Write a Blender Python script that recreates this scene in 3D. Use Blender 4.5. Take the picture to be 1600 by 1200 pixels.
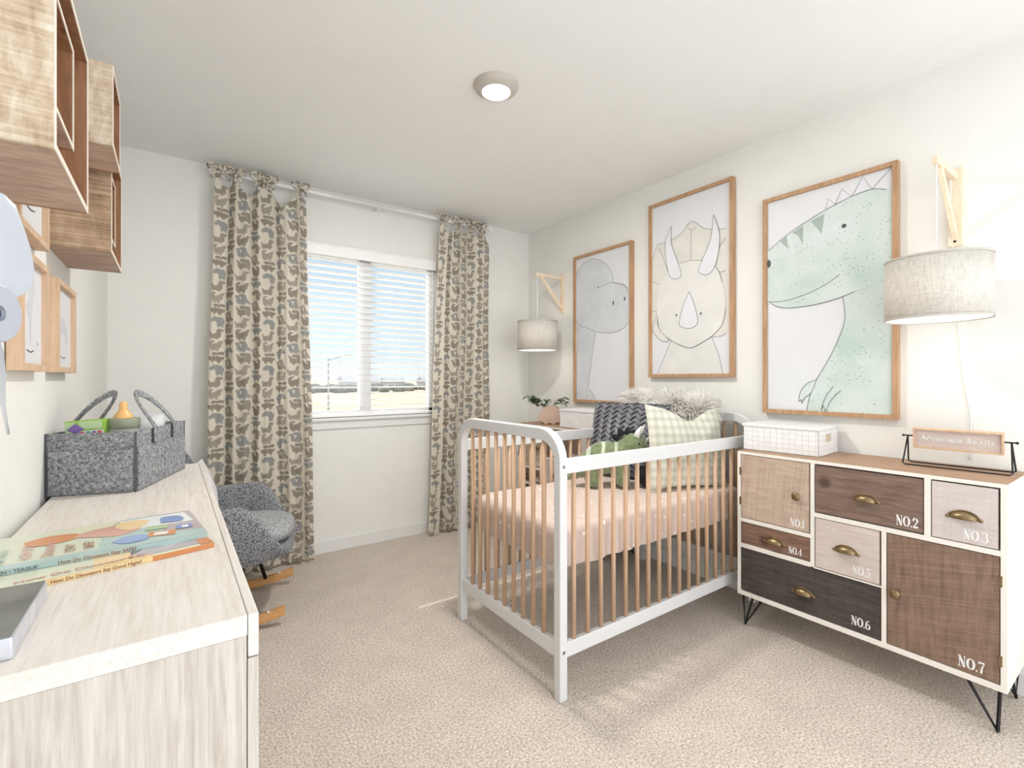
import bpy, math, random
from mathutils import Vector, Matrix, noise
random.seed(7)
R = math.radians
scene = bpy.context.scene
for o in list(bpy.data.objects): bpy.data.objects.remove(o)
COL = scene.collection

# ------------------------------------------------------------------ camera
CAM_H = 1.17
cd = bpy.data.cameras.new('camera'); cam = bpy.data.objects.new('camera', cd); COL.objects.link(cam)
cam.location = (0, 0, CAM_H); cam.rotation_euler = (R(90), 0, R(-35.4))
cd.sensor_width = 36; cd.lens = 749 / 1600 * 36; cd.shift_y = -8 / 1600; cd.clip_start = .02; cd.clip_end = 2000
scene.camera = cam
vs = scene.view_settings
vs.view_transform = 'Standard'; vs.look = 'None'; vs.gamma = 1; vs.use_curve_mapping = False
vs.exposure = 1.16

# ------------------------------------------------------------------ world
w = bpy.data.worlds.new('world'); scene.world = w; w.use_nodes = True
nt = w.node_tree; nt.nodes.clear()
out = nt.nodes.new('ShaderNodeOutputWorld'); bg = nt.nodes.new('ShaderNodeBackground')
tc = nt.nodes.new('ShaderNodeTexCoord'); sx = nt.nodes.new('ShaderNodeSeparateXYZ'); cr = nt.nodes.new('ShaderNodeValToRGB')
nt.links.new(tc.outputs['Generated'], sx.inputs[0]); nt.links.new(sx.outputs['Z'], cr.inputs[0])
cr.color_ramp.elements[0].position = 0.0; cr.color_ramp.elements[0].color = (.44, .475, .49, 1)
cr.color_ramp.elements[1].position = .35; cr.color_ramp.elements[1].color = (.22, .31, .42, 1)
e = cr.color_ramp.elements.new(.06); e.color = (.37, .43, .475, 1)
cr2 = nt.nodes.new('ShaderNodeValToRGB'); nt.links.new(sx.outputs['Y'], cr2.inputs[0])      # added fill: unseen sky away from the window brightened to light the room
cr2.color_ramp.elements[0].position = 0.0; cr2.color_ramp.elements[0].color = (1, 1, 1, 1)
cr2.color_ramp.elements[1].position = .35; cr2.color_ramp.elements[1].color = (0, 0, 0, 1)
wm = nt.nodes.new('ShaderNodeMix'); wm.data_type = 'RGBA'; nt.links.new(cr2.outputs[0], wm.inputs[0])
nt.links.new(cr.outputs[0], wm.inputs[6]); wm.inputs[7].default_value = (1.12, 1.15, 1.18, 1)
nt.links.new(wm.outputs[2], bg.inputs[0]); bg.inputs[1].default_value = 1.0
nt.links.new(bg.outputs[0], out.inputs[0])
# sun: low-ish, shining in through the window towards the crib
sd = bpy.data.lights.new('sun', 'SUN'); sd.energy = 3.6; sd.angle = R(.53); sd.color = (1, .95, .87)
sun = bpy.data.objects.new('sun', sd); COL.objects.link(sun)
sun.rotation_euler = Vector((.30, -1.0, -.86)).to_track_quat('-Z', 'Y').to_euler()
sun.location = (0, 12, 10)

# ------------------------------------------------------------------ helpers
class MB:
    def __init__(s): s.v = []; s.f = []; s.m = []; s.c = []
    def add(s, vs_, fs, m=0, col=None):
        b = len(s.v); s.v += [tuple(p) for p in vs_]
        s.f += [tuple(b + i for i in f) for f in fs]; s.m += [m] * len(fs)
        if col is not None: s.c += [col] * len(vs_)
        return s
    def box(s, x0, x1, y0, y1, z0, z1, m=0, M=None):
        p = [Vector((x, y, z)) for z in (z0, z1) for y in (y0, y1) for x in (x0, x1)]
        if M: p = [M @ q for q in p]
        return s.add(p, [(0, 2, 3, 1), (4, 5, 7, 6), (0, 1, 5, 4), (2, 6, 7, 3), (0, 4, 6, 2), (1, 3, 7, 5)], m)
    def tube(s, pts, r, n=8, m=0, closed=False, caps=True, flat=None):
        pts = [Vector(p) for p in pts]; N = len(pts); vs_ = []; up = None
        for i, p in enumerate(pts):
            if closed: t = pts[(i + 1) % N] - pts[i - 1]
            else: t = pts[min(i + 1, N - 1)] - pts[max(i - 1, 0)]
            t.normalize()
            if up is None: up = t.orthogonal().normalized()
            up = (up - t * up.dot(t))
            if up.length < 1e-5: up = t.orthogonal()
            up.normalize(); sd_ = t.cross(up)
            rr = r[i] if isinstance(r, (list, tuple)) else r
            for k in range(n):
                a = 2 * math.pi * k / n
                vs_.append(p + up * math.cos(a) * rr + sd_ * math.sin(a) * rr * (flat or 1))
        fs = []
        for i in range(N if closed else N - 1):
            for k in range(n):
                a = i * n + k; b = i * n + (k + 1) % n; j = (i + 1) % N
                fs.append((a, b, j * n + (k + 1) % n, j * n + k))
        if caps and not closed: fs += [tuple(range(n - 1, -1, -1)), tuple((N - 1) * n + k for k in range(n))]
        return s.add(vs_, fs, m)
    def lathe(s, prof, c=(0, 0, 0), n=40, m=0, M=None):
        vs_ = []
        for (r_, z) in prof:
            for k in range(n):
                a = 2 * math.pi * k / n; q = Vector((c[0] + r_ * math.cos(a), c[1] + r_ * math.sin(a), c[2] + z))
                vs_.append(M @ q if M else q)
        fs = [(i * n + k, i * n + (k + 1) % n, (i + 1) * n + (k + 1) % n, (i + 1) * n + k) for i in range(len(prof) - 1) for k in range(n)]
        return s.add(vs_, fs, m)
    def prism(s, poly, M, h, m=0):
        """poly: 2D points in the XY plane of M, extruded from z=0 to z=h"""
        n = len(poly)
        vs_ = [M @ Vector((x, y, 0)) for x, y in poly] + [M @ Vector((x, y, h)) for x, y in poly]
        fs = [tuple(range(n - 1, -1, -1)), tuple(range(n, 2 * n))] + [(i, (i + 1) % n, n + (i + 1) % n, n + i) for i in range(n)]
        return s.add(vs_, fs, m)
    def sphere(s, c, r, n=16, m=0, M=None):
        if not isinstance(r, (tuple, list)): r = (r, r, r)
        vs_ = []; k2 = n // 2
        for i in range(k2 + 1):
            a = math.pi * i / k2
            for k in range(n):
                b = 2 * math.pi * k / n
                q = Vector((r[0] * math.sin(a) * math.cos(b), r[1] * math.sin(a) * math.sin(b), r[2] * math.cos(a)))
                if M: q = M @ q
                vs_.append(Vector(c) + q)
        fs = [(i * n + k, (i + 1) * n + k, (i + 1) * n + (k + 1) % n, i * n + (k + 1) % n) for i in range(k2) for k in range(n)]
        return s.add(vs_, fs, m)
    def grid(s, fn, nu, nv, m=0, wrap=False):
        vs_ = [fn(i / nu, j / nv) for j in range(nv + 1) for i in range(nu + 1)]
        fs = [(j * (nu + 1) + i, j * (nu + 1) + i + 1, (j + 1) * (nu + 1) + i + 1, (j + 1) * (nu + 1) + i) for j in range(nv) for i in range(nu)]
        return s.add(vs_, fs, m)
    def build(s, name, mats, parent=None, bevel=0, smooth=False, world=False, solid=0, subsurf=0, seg=2, flip=False):
        me = bpy.data.meshes.new(name); vv = s.v
        if world and parent is not None:
            root = parent
            while root.parent: root = root.parent
            inv = Matrix.LocRotScale(root.location, root.rotation_euler, None).inverted()
            vv = [tuple(inv @ Vector(p)) for p in vv]
        me.from_pydata(vv, [], s.f)
        if not isinstance(mats, (list, tuple)): mats = [mats]
        for mm in mats: me.materials.append(mm)
        me.polygons.foreach_set('material_index', s.m)
        if smooth: me.polygons.foreach_set('use_smooth', [True] * len(me.polygons))
        if s.c:
            at = me.color_attributes.new('Col', 'FLOAT_COLOR', 'POINT')
            at.data.foreach_set('color', [x for c_ in s.c for x in (c_[0], c_[1], c_[2], 1)])
        me.validate(); me.update()
        o = bpy.data.objects.new(name, me); COL.objects.link(o)
        if parent is not None: o.parent = parent
        if solid:
            q = o.modifiers.new('s', 'SOLIDIFY'); q.thickness = solid; q.offset = 0
        if bevel:
            b = o.modifiers.new('b', 'BEVEL'); b.width = bevel; b.segments = seg; b.limit_method = 'ANGLE'; b.angle_limit = R(50)
        if subsurf:
            q = o.modifiers.new('ss', 'SUBSURF'); q.levels = q.render_levels = subsurf
        return o

def thing(name, label, cat, loc=(0, 0, 0), rz=0, group=None):
    o = bpy.data.objects.new(name, None); COL.objects.link(o); o.empty_display_size = .05
    o.location = loc; o.rotation_euler = (0, 0, rz); return tag(o, label, cat, group)
def tag(o, label, cat, group=None):
    o['label'] = label; o['category'] = cat
    if group: o['group'] = group
    return o
def struct(o): o['kind'] = 'structure'; return o
def copy_tree(o, parent=None):
    c = o.copy(); COL.objects.link(c); c.parent = parent
    for ch in [q for q in bpy.data.objects if q.parent is o]: copy_tree(ch, c)
    return c

# ------------------------------------------------------------------ materials
def newmat(name):
    m = bpy.data.materials.new(name); m.use_nodes = True; t = m.node_tree
    b = t.nodes['Principled BSDF']; return m, t, b
def N(t, typ, **k):
    n = t.nodes.new(typ)
    for a, v in k.items():
        if a in n.inputs: n.inputs[a].default_value = v
        else: setattr(n, a, v)
    return n
def coords(t, scale=(1, 1, 1), rot=(0, 0, 0), kind='Object'):
    c = N(t, 'ShaderNodeTexCoord'); mp = N(t, 'ShaderNodeMapping'); mp.inputs['Scale'].default_value = scale; mp.inputs['Rotation'].default_value = rot
    t.links.new(c.outputs[kind], mp.inputs[0]); return mp.outputs[0]
def ramp(t, fac, stops):
    r_ = N(t, 'ShaderNodeValToRGB'); el = r_.color_ramp.elements
    while len(el) < len(stops): el.new(.5)
    for e_, (p, c) in zip(el, stops): e_.position = p; e_.color = (*c, 1)
    t.links.new(fac, r_.inputs[0]); return r_.outputs[0]
def bump(t, b, h, strength=.3, dist=.002):
    n = N(t, 'ShaderNodeBump'); n.inputs['Strength'].default_value = strength; n.inputs['Distance'].default_value = dist
    t.links.new(h, n.inputs['Height']); t.links.new(n.outputs[0], b.inputs['Normal'])
def plain(name, c, rough=.5, metal=0, vary=.06, scale=8, bstr=0, bscale=60, spec=.5):
    m, t, b = newmat(name); co = coords(t)
    n = N(t, 'ShaderNodeTexNoise'); n.inputs['Scale'].default_value = scale; n.inputs['Detail'].default_value = 3; t.links.new(co, n.inputs[0])
    lo = tuple(x * (1 - vary) for x in c); hi = tuple(min(1, x * (1 + vary)) for x in c)
    t.links.new(ramp(t, n.outputs[0], [(.3, lo), (.7, hi)]), b.inputs['Base Color'])
    b.inputs['Roughness'].default_value = rough; b.inputs['Metallic'].default_value = metal; b.inputs['Specular IOR Level'].default_value = spec
    if bstr:
        q = N(t, 'ShaderNodeTexNoise'); q.inputs['Scale'].default_value = bscale; q.inputs['Detail'].default_value = 4; t.links.new(co, q.inputs[0]); bump(t, b, q.outputs[0], bstr)
    return m
def wood(name, stops, scale=(1, 1, 1), rough=.6, grain=6, saw=0, sawrot=(0, 0, 0), knots=0, bs=.25):
    """scale: small value along the grain axis, large across it; saw = cross saw marks"""
    m, t, b = newmat(name); co = coords(t, scale)
    n = N(t, 'ShaderNodeTexNoise'); n.inputs['Scale'].default_value = grain; n.inputs['Detail'].default_value = 8; n.inputs['Roughness'].default_value = .65; n.inputs['Distortion'].default_value = .4
    t.links.new(co, n.inputs[0]); fac = n.outputs[0]
    if saw:
        c2 = coords(t, (1, 1, 1), sawrot)
        n2 = N(t, 'ShaderNodeTexNoise'); n2.inputs['Scale'].default_value = 1; n2.inputs['Detail'].default_value = 5; n2.inputs['Roughness'].default_value = .7
        mp = N(t, 'ShaderNodeMapping'); mp.inputs['Scale'].default_value = (4, 4, 160); t.links.new(c2, mp.inputs[0]); t.links.new(mp.outputs[0], n2.inputs[0])
        mx = N(t, 'ShaderNodeMix'); mx.data_type = 'FLOAT'; mx.inputs[0].default_value = saw
        t.links.new(fac, mx.inputs[2]); t.links.new(n2.outputs[0], mx.inputs[3]); fac = mx.outputs[0]
    col = ramp(t, fac, stops)
    if knots:
        v = N(t, 'ShaderNodeTexVoronoi'); v.inputs['Scale'].default_value = knots; t.links.new(coords(t), v.inputs[0])
        k = ramp(t, v.outputs['Distance'], [(.04, (.25, .2, .17)), (.09, (1, 1, 1))])
        mm = N(t, 'ShaderNodeMix'); mm.data_type = 'RGBA'; mm.blend_type = 'MULTIPLY'; mm.inputs[0].default_value = .8
        t.links.new(col, mm.inputs[6]); t.links.new(k, mm.inputs[7]); col = mm.outputs[2]
    t.links.new(col, b.inputs['Base Color']); b.inputs['Roughness'].default_value = rough; bump(t, b, fac, bs, .001)
    return m
def emit(name, c, s):
    m, t, b = newmat(name); b.inputs['Base Color'].default_value = (*c, 1); b.inputs['Emission Color'].default_value = (*c, 1); b.inputs['Emission Strength'].default_value = s; return m

M_wall = plain('wall_paint', (.81, .805, .77), .85, vary=.01, bstr=.12, bscale=90)
M_ceil = plain('ceiling_paint', (.84, .84, .82), .9, vary=.01, bstr=.3, bscale=70)
M_trim = plain('white_trim', (.78, .78, .76), .4, vary=.01)
M_crib = plain('white_lacquer', (.69, .69, .69), .32, vary=.01)
M_vinyl = plain('window_vinyl', (.88, .88, .88), .35, vary=.01)
M_blind = plain('blind_slat_white', (.90, .90, .90), .4, vary=.01)
M_black = plain('black_metal', (.02, .02, .022), .4, .6)
M_white = plain('white_plastic', (.85, .85, .86), .35)
M_paper = plain('white_print_paper', (.72, .73, .755), .5, vary=.012)
M_cabw = plain('cabinet_white_paint', (.80, .765, .70), .5, vary=.02)
M_brass = plain('antique_brass', (.27, .20, .11), .36, .9, vary=.25, scale=40)
M_letter = plain('white_stencil_paint', (.78, .78, .77), .7, vary=.1, scale=90)
M_ink = plain('dark_ink_line', (.09, .09, .10), .7)

# carpet
m, t, b = newmat('beige_carpet'); co = coords(t)
n1 = N(t, 'ShaderNodeTexNoise'); n1.inputs['Scale'].default_value = 125; n1.inputs['Detail'].default_value = 3; n1.inputs['Roughness'].default_value = .7; t.links.new(co, n1.inputs[0])
n2 = N(t, 'ShaderNodeTexNoise'); n2.inputs['Scale'].default_value = 7; n2.inputs['Detail'].default_value = 3; t.links.new(co, n2.inputs[0])
ca = ramp(t, n1.outputs[0], [(.30, (.34, .275, .225)), (.50, (.66, .58, .505)), (.68, (.88, .81, .74))])
cb = ramp(t, n2.outputs[0], [(.3, (.90, .90, .90)), (.7, (1, 1, 1))])
mm = N(t, 'ShaderNodeMix'); mm.data_type = 'RGBA'; mm.blend_type = 'MULTIPLY'; mm.inputs[0].default_value = 1
t.links.new(ca, mm.inputs[6]); t.links.new(cb, mm.inputs[7]); t.links.new(mm.outputs[2], b.inputs['Base Color']); b.inputs['Roughness'].default_value = 1; b.inputs['Specular IOR Level'].default_value = .1
bump(t, b, n1.outputs[0], .9, .006); M_carpet = m

M_oakframe = wood('oak_frame', [(.3, (.36, .20, .10)), (.7, (.56, .35, .20))], (12, 12, 1.2), .5, 4)
M_paleframe = wood('pale_oak_frame', [(.3, (.55, .36, .22)), (.7, (.74, .54, .38))], (12, 12, 1.2), .5, 4)
M_dowel = wood('beech_dowel', [(.3, (.47, .30, .19)), (.7, (.62, .42, .28))], (20, 20, 1.5), .5, 4)
M_rocker = wood('honey_beech', [(.3, (.56, .27, .09)), (.7, (.74, .42, .18))], (2, 12, 12), .4, 4)
M_bracket = wood('pale_pine', [(.3, (.76, .60, .43)), (.7, (.86, .74, .58))], (10, 10, 2), .55, 4)
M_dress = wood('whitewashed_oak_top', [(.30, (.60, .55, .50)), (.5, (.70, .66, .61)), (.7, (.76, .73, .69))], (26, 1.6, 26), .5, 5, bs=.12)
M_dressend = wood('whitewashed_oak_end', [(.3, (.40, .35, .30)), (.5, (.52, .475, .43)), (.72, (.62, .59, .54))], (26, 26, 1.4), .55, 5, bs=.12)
M_cabtop = wood('cabinet_top_wood', [(.3, (.30, .17, .10)), (.7, (.50, .33, .22))], (14, 1.5, 14), .55, 5, bs=.3)
WS = (14, 1.6, 14)
M_f = {
 1: wood('pale_tan_plank', [(.3, (.32, .23, .17)), (.68, (.62, .49, .39))], (14, 2.2, 14), .65, 5, saw=.55, sawrot=(R(84), 0, 0), knots=3),
 2: wood('brown_plank', [(.32, (.10, .060, .045)), (.68, (.27, .18, .14))], WS, .6, 5, saw=.25, sawrot=(R(4), 0, 0), knots=3),
 3: wood('whitewash_plank', [(.3, (.50, .43, .40)), (.7, (.68, .62, .60))], WS, .65, 5, saw=.4, sawrot=(R(86), 0, 0)),
 4: wood('red_brown_plank', [(.3, (.11, .058, .036)), (.68, (.29, .17, .12))], WS, .6, 5, saw=.25, knots=3),
 5: wood('grey_blush_plank', [(.3, (.48, .39, .35)), (.7, (.68, .59, .55))], WS, .65, 5, saw=.3, knots=4),
 6: wood('charcoal_plank', [(.3, (.018, .014, .012)), (.68, (.10, .080, .068))], WS, .6, 5, saw=.3, sawrot=(R(88), 0, 0), knots=3),
 7: wood('walnut_brown_plank', [(.3, (.10, .056, .036)), (.68, (.32, .21, .15))], (14, 14, 1.8), .55, 5, saw=.5, sawrot=(R(12), 0, 0), knots=3)}
M_crate_out = wood('sawn_pine_pale', [(.36, (.36, .25, .16)), (.5, (.56, .45, .33)), (.64, (.74, .67, .56))], (8, 8, 3), .75, 5, saw=.42, sawrot=(R(6), 0, 0), knots=5, bs=.5)
M_crate_dk = wood('sawn_pine_tan', [(.36, (.20, .12, .07)), (.5, (.40, .27, .17)), (.64, (.58, .43, .30))], (8, 8, 3), .75, 4, saw=.6, sawrot=(R(3), 0, 0), knots=4, bs=.5)
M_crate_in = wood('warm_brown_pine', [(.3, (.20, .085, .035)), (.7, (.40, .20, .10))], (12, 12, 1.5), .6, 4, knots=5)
M_crate_edge = plain('cream_board_edge', (.80, .72, .63), .6)
M_crate_bot = wood('pinkish_plank', [(.3, (.34, .22, .16)), (.7, (.62, .45, .35))], (3, 10, 10), .65, 4, knots=4)

# ------------------------------------------------------------------ room shell
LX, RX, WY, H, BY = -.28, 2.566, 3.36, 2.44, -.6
T = .12
# carpet with a slightly uneven pile
fl = MB().grid(lambda u, v: (LX - T + (RX - LX + 2 * T) * u, BY + (WY + T - BY) * v, .0), 40, 60)
struct(fl.build('floor', M_carpet))
struct(MB().box(LX - T, RX + T, BY, WY + T, -.2, -.005).build('floor_slab', M_trim)) if False else None
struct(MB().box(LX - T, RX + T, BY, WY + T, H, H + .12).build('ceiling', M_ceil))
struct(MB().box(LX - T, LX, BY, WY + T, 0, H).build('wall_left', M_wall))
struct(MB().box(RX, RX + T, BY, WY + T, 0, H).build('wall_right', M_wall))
wx0, wx1, wz0, wz1 = .60, 1.675, .905, 2.06
wb = MB().box(LX, wx0, WY, WY + T, 0, H).box(wx1, RX, WY, WY + T, 0, H).box(wx0, wx1, WY, WY + T, 0, wz0 - .02).box(wx0, wx1, WY, WY + T, wz1, H)
struct(wb.build('wall_back', M_wall))
bh, bt = .085, .014
struct(MB().box(LX, RX, WY - bt, WY, 0, bh).build('baseboard_back', M_trim, bevel=.003))
struct(MB().box(LX, LX + bt, BY, WY - bt, 0, bh).build('baseboard_left', M_trim, bevel=.003))
struct(MB().box(RX - bt, RX, BY, WY - bt, 0, bh).build('baseboard_right', M_trim, bevel=.003))
# window: vinyl slider
win = MB(); fw = .045; y0, y1 = WY + .05, WY + .11
win.box(wx0, wx1, y0, y1, wz0, wz0 + fw).box(wx0, wx1, y0, y1, wz1 - fw, wz1).box(wx0, wx0 + fw, y0, y1, wz0, wz1).box(wx1 - fw, wx1, y0, y1, wz0, wz1)
cx = 1.135
win.box(cx - .043, cx + .043, y0 + .005, y1 - .005, wz0, wz1)
wo = struct(win.build('window_1', M_vinyl, bevel=.003))
gm, gt, gb = newmat('window_glass'); gt.nodes.remove(gb)
tr = N(gt, 'ShaderNodeBsdfTransparent'); gl = N(gt, 'ShaderNodeBsdfGlossy'); gl.inputs['Roughness'].default_value = .02
fr = N(gt, 'ShaderNodeFresnel'); fr.inputs[0].default_value = 1.45; ms = N(gt, 'ShaderNodeMixShader')
nz = N(gt, 'ShaderNodeTexNoise'); nz.inputs['Scale'].default_value = 2
tcr = ramp(gt, nz.outputs[0], [(.3, (.96, .98, .98)), (.7, (.985, .99, .99))]); gt.links.new(tcr, tr.inputs[0])
gt.links.new(fr.outputs[0], ms.inputs[0]); gt.links.new(tr.outputs[0], ms.inputs[1]); gt.links.new(gl.outputs[0], ms.inputs[2]); gt.links.new(ms.outputs[0], gt.nodes['Material Output'].inputs[0])
for a, b_ in ((wx0 + fw, cx - .043), (cx + .043, wx1 - fw)):
    MB().box(a, b_, WY + .078, WY + .082, wz0 + fw, wz1 - fw).build('glass_pane', gm, wo)
MB().box(cx + .02, cx + .035, WY + .045, WY + .056, 1.46, 1.52).build('window_latch', M_vinyl, wo, bevel=.002)
struct(MB().box(wx0 - .04, wx1 + .04, WY - .03, WY + .06, wz0 - .02, wz0).build('trim_1', M_trim, bevel=.004))   # sill
struct(MB().box(wx0 - .02, wx1 + .02, WY - .012, WY, wz0 - .075, wz0 - .02).build('trim_2', M_trim, bevel=.003))   # apron

# blind
bl = thing('window_blind', 'white horizontal slat blind lowered in the window between the curtains', 'blind', (cx, WY + .02, wz1))
bx0, bx1 = wx0 + .008, wx1 - .018; by = WY + .022
MB().box(bx0, bx1, by - .026, by + .02, wz1 - .05, wz1 - .002).build('head_rail', M_blind, bl, world=True, bevel=.002)
v_ = MB().box(bx0 - .004, bx1 + .004, by - .045, by - .037, wz1 - .062, wz1 + .012).box(bx0 - .004, bx1 + .004, by - .05, by - .03, wz1 + .004, wz1 + .016)
v_.build('valance', M_blind, bl, world=True, bevel=.003)
z = wz1 - .08; k = 0
while z > wz0 + .05:
    Mt = Matrix.Translation((0, by, z)) @ Matrix.Rotation(R(-9), 4, 'X')
    q = MB()
    ys = [-.025, -.0125, 0, .0125, .025]; hs = [0, .0018, .0024, .0018, 0]
    vs_ = [Mt @ Vector((x, yy, hh + dz)) for x in (bx0, bx1) for dz in (0, .0028) for yy, hh in zip(ys, hs)]
    fs = [(i, i + 1, 10 + i + 1, 10 + i) for i in range(4)] + [(5 + i, 15 + i, 15 + i + 1, 5 + i + 1) for i in range(4)]
    fs += [(0, 10, 15, 5), (4, 9, 19, 14), (0, 5, 6, 7, 8, 9, 4, 3, 2, 1), (10, 11, 12, 13, 14, 19, 18, 17, 16, 15)]
    q.add(vs_, fs).build('slat', M_blind, bl, world=True); z -= .0435; k += 1
MB().box(bx0, bx1, by - .025, by + .025, wz0 + .004, wz0 + .022).build('bottom_rail', M_blind, bl, world=True, bevel=.003)
for xx in (bx0 + .14, cx - .2, cx + .2, bx1 - .14):
    MB().tube([(xx, by - .026, wz0 + .02), (xx, by - .026, wz1 - .05)], .0009, 5).build('ladder_cord', M_blind, bl, world=True)
MB().tube([(bx1 - .03, by - .04, wz1 - .07), (bx1 - .03, by - .04, wz1 - .75)], .0035, 8).build('tilt_wand', M_white, bl, world=True)

# ------------------------------------------------------------------ outside
M_field = plain('dry_grass_field', (.36, .285, .205), .95, vary=.18, scale=.08)
M_tree = plain('distant_scrub', (.15, .155, .14), .9, vary=.3, scale=.5)
struct(MB().box(-500, 700, 6, 900, -3.4, -3.2).build('ground', M_field))
M_house = plain('distant_grey_siding', (.42, .44, .46), .8)
M_roof = plain('distant_roof', (.28, .28, .30), .9)
rr = random.Random(3)
# far row of houses and scrub trees near the horizon
for i, (x, wd) in enumerate([(18, 10), (34, 12), (62, 14), (80, 9), (96, 12), (112, 11)]):
    hh = rr.uniform(3.0, 4.2); Y = 200 + rr.uniform(-6, 6)
    h_ = thing('distant_house', ['low grey house far beyond the field, leftmost of the row', 'second distant grey house from the left beyond the field', 'wide distant grey house right of the window mullion',
        'small distant grey house, fourth from the left', 'distant grey house, fifth from the left of the row', 'distant grey house, rightmost of the far row'][i], 'house', (x, Y, -3.2), 0, 'houses beyond the field')
    MB().box(-wd / 2, wd / 2, -4, 4, 0, hh).build('wall', M_house, h_)
    MB().prism([(-4.6, 0), (4.6, 0), (0, 2.0)], Matrix(((0, 0, 1, -wd / 2 - .5), (1, 0, 0, 0), (0, 1, 0, hh), (0, 0, 0, 1))), wd + 1).build('roof', M_roof, h_)
tb = MB()
for i in range(120):
    x = rr.uniform(5, 130); Y = rr.uniform(150, 190); s_ = rr.uniform(.8, 1.9)
    tb.sphere((x, Y, -3.2 + s_ * .6), (s_ * 1.6, s_, s_), 8)
o = tag(tb.build('scrub_bushes', M_tree, smooth=True), 'band of low grey-green scrub bushes across the far field', 'bushes'); o['kind'] = 'stuff'
lp = thing('street_lamp', 'thin grey street lamp standing in the field outside the window', 'street lamp', (8.5, 33, -3.2))
MB().tube([(0, 0, 0), (0, 0, 5.75)], [.09, .05], 8).build('pole', M_roof, lp)
MB().tube([(0, 0, 5.6), (.3, 0, 5.7), (1.1, 0, 5.95)], .035, 6).build('arm', M_roof, lp)
MB().box(1.05, 1.5, -.1, .1, 5.91, 6.01).build('lamp_head', M_roof, lp)

# ------------------------------------------------------------------ curtains
m, t, b = newmat('dinosaur_print_cotton'); vc = N(t, 'ShaderNodeVertexColor'); vc.layer_name = 'Col'
nn = N(t, 'ShaderNodeTexNoise'); nn.inputs['Scale'].default_value = 400; mx = N(t, 'ShaderNodeMix'); mx.data_type = 'RGBA'; mx.blend_type = 'MULTIPLY'; mx.inputs[0].default_value = .25
t.links.new(coords(t), nn.inputs[0]); t.links.new(vc.outputs[0], mx.inputs[6]); t.links.new(ramp(t, nn.outputs[0], [(.3, (.8, .8, .8)), (.7, (1, 1, 1))]), mx.inputs[7])
t.links.new(mx.outputs[2], b.inputs['Base Color']); b.inputs['Roughness'].default_value = .9; b.inputs['Specular IOR Level'].default_value = .15
trl = N(t, 'ShaderNodeBsdfTranslucent'); t.links.new(mx.outputs[2], trl.inputs[0]); ms = N(t, 'ShaderNodeMixShader'); ms.inputs[0].default_value = .28
t.links.new(b.outputs[0], ms.inputs[1]); t.links.new(trl.outputs[0], ms.inputs[2]); t.links.new(ms.outputs[0], t.nodes['Material Output'].inputs[0])
M_curt = m
import numpy as np
# dinosaur motifs: unions of capsules inside a cell 10 x 8 cm ; (x0,y0,x1,y1,r0,r1)
MOT = [
 # tall long neck, body low
 [(2.2, 1.9, 5.6, 2.2, 1.2, 1.5), (5.9, 2.4, 6.6, 6.2, 1.1, .75), (6.6, 6.4, 8.1, 6.3, .8, .6), (1.8, 2.0, .7, 4.4, .8, .2), (2.0, 1.6, 2.0, .5, .5, .45), (5.6, 1.6, 5.6, .5, .5, .45)],
 # arched back, head down left
 [(2.0, 4.6, 4.0, 5.9, .9, 1.2), (4.0, 5.9, 6.6, 5.2, 1.3, 1.6), (6.8, 5.0, 7.1, 2.2, 1.6, 1.4), (6.2, 2.2, 6.2, .6, .5, .45), (7.9, 2.2, 7.9, .6, .5, .45), (8.3, 3, 9.2, 4.6, .6, .2)],
 # low armoured with head ball and plates
 [(2.6, 3.0, 7.2, 3.1, 1.25, 1.25), (1.4, 3.4, 1.6, 3.4, 1.0, 1.0), (7.6, 3.1, 9.4, 3.8, .8, .3), (3.2, 2.2, 3.2, .8, .5, .45), (6.6, 2.2, 6.6, .8, .5, .45), (3, 4.4, 3, 4.9, .3, .1), (4.4, 4.4, 4.4, 5.0, .3, .1), (5.8, 4.4, 5.8, 5.0, .3, .1), (3.2, 6.8, 7.6, 6.9, .7, .7), (8.5, 6.9, 8.6, 6.9, .8, .8)],
 # theropod with sweeping tail
 [(2.0, 6.8, 4.2, 4.0, .35, 1.4), (4.2, 3.8, 6.8, 2.4, 1.6, 1.7), (7.4, 2.6, 8.4, 6.0, 1.4, .5), (8.2, 6.2, 6.6, 7.1, .6, .35), (4.2, 2.4, 4.2, .5, .5, .45), (7.0, 1.6, 7.0, .5, .5, .45)],
 # boxy body, head turned back
 [(2.0, 2.2, 2.2, 5.8, 1.2, 1.1), (2.4, 6.2, 5.8, 6.4, 1.0, .8), (2.4, 3.0, 6.4, 2.6, 1.6, 1.5), (6.8, 3.0, 8.6, 6.2, .9, .25), (2.0, 1.6, 2.0, .5, .5, .45), (6.2, 1.6, 6.2, .5, .5, .45)],
 # two-legged upright
 [(4.8, 6.8, 6.4, 6.6, .8, .6), (4.4, 6.2, 4.2, 3.4, .8, 1.5), (4.2, 2.8, 1.2, 1.4, 1.4, .3), (4.4, 2.4, 4.6, .6, 1, .5), (7.6, 2.2, 8.2, 5.6, .9, .6), (8.2, 5.8, 9.2, 5.6, .6, .5), (7.2, 1.8, 6.6, 1.6, 1.0, 1.0)],
]
TW, TH = .32, .28; res = .0018; KS = 10 / 7.3; KV = 8.5 / 6.75
NX_, NY_ = int(TW / res), int(TH / res)
gx, gy = np.meshgrid((np.arange(NX_) + .5) * res * 42 / .32, (np.arange(NY_) + .5) * res * 34 / .28)
cream = (.80, .74, .63); tints = [(.37, .335, .285), (.36, .365, .35), (.33, .295, .245), (.42, .38, .325)]
tile = np.zeros((NY_, NX_, 3)); tile[:] = cream
order = [0, 1, 2, 3, 4, 5, 1, 2, 3, 0, 4, 5, 2, 3, 5, 1]; rr = random.Random(5)
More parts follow.
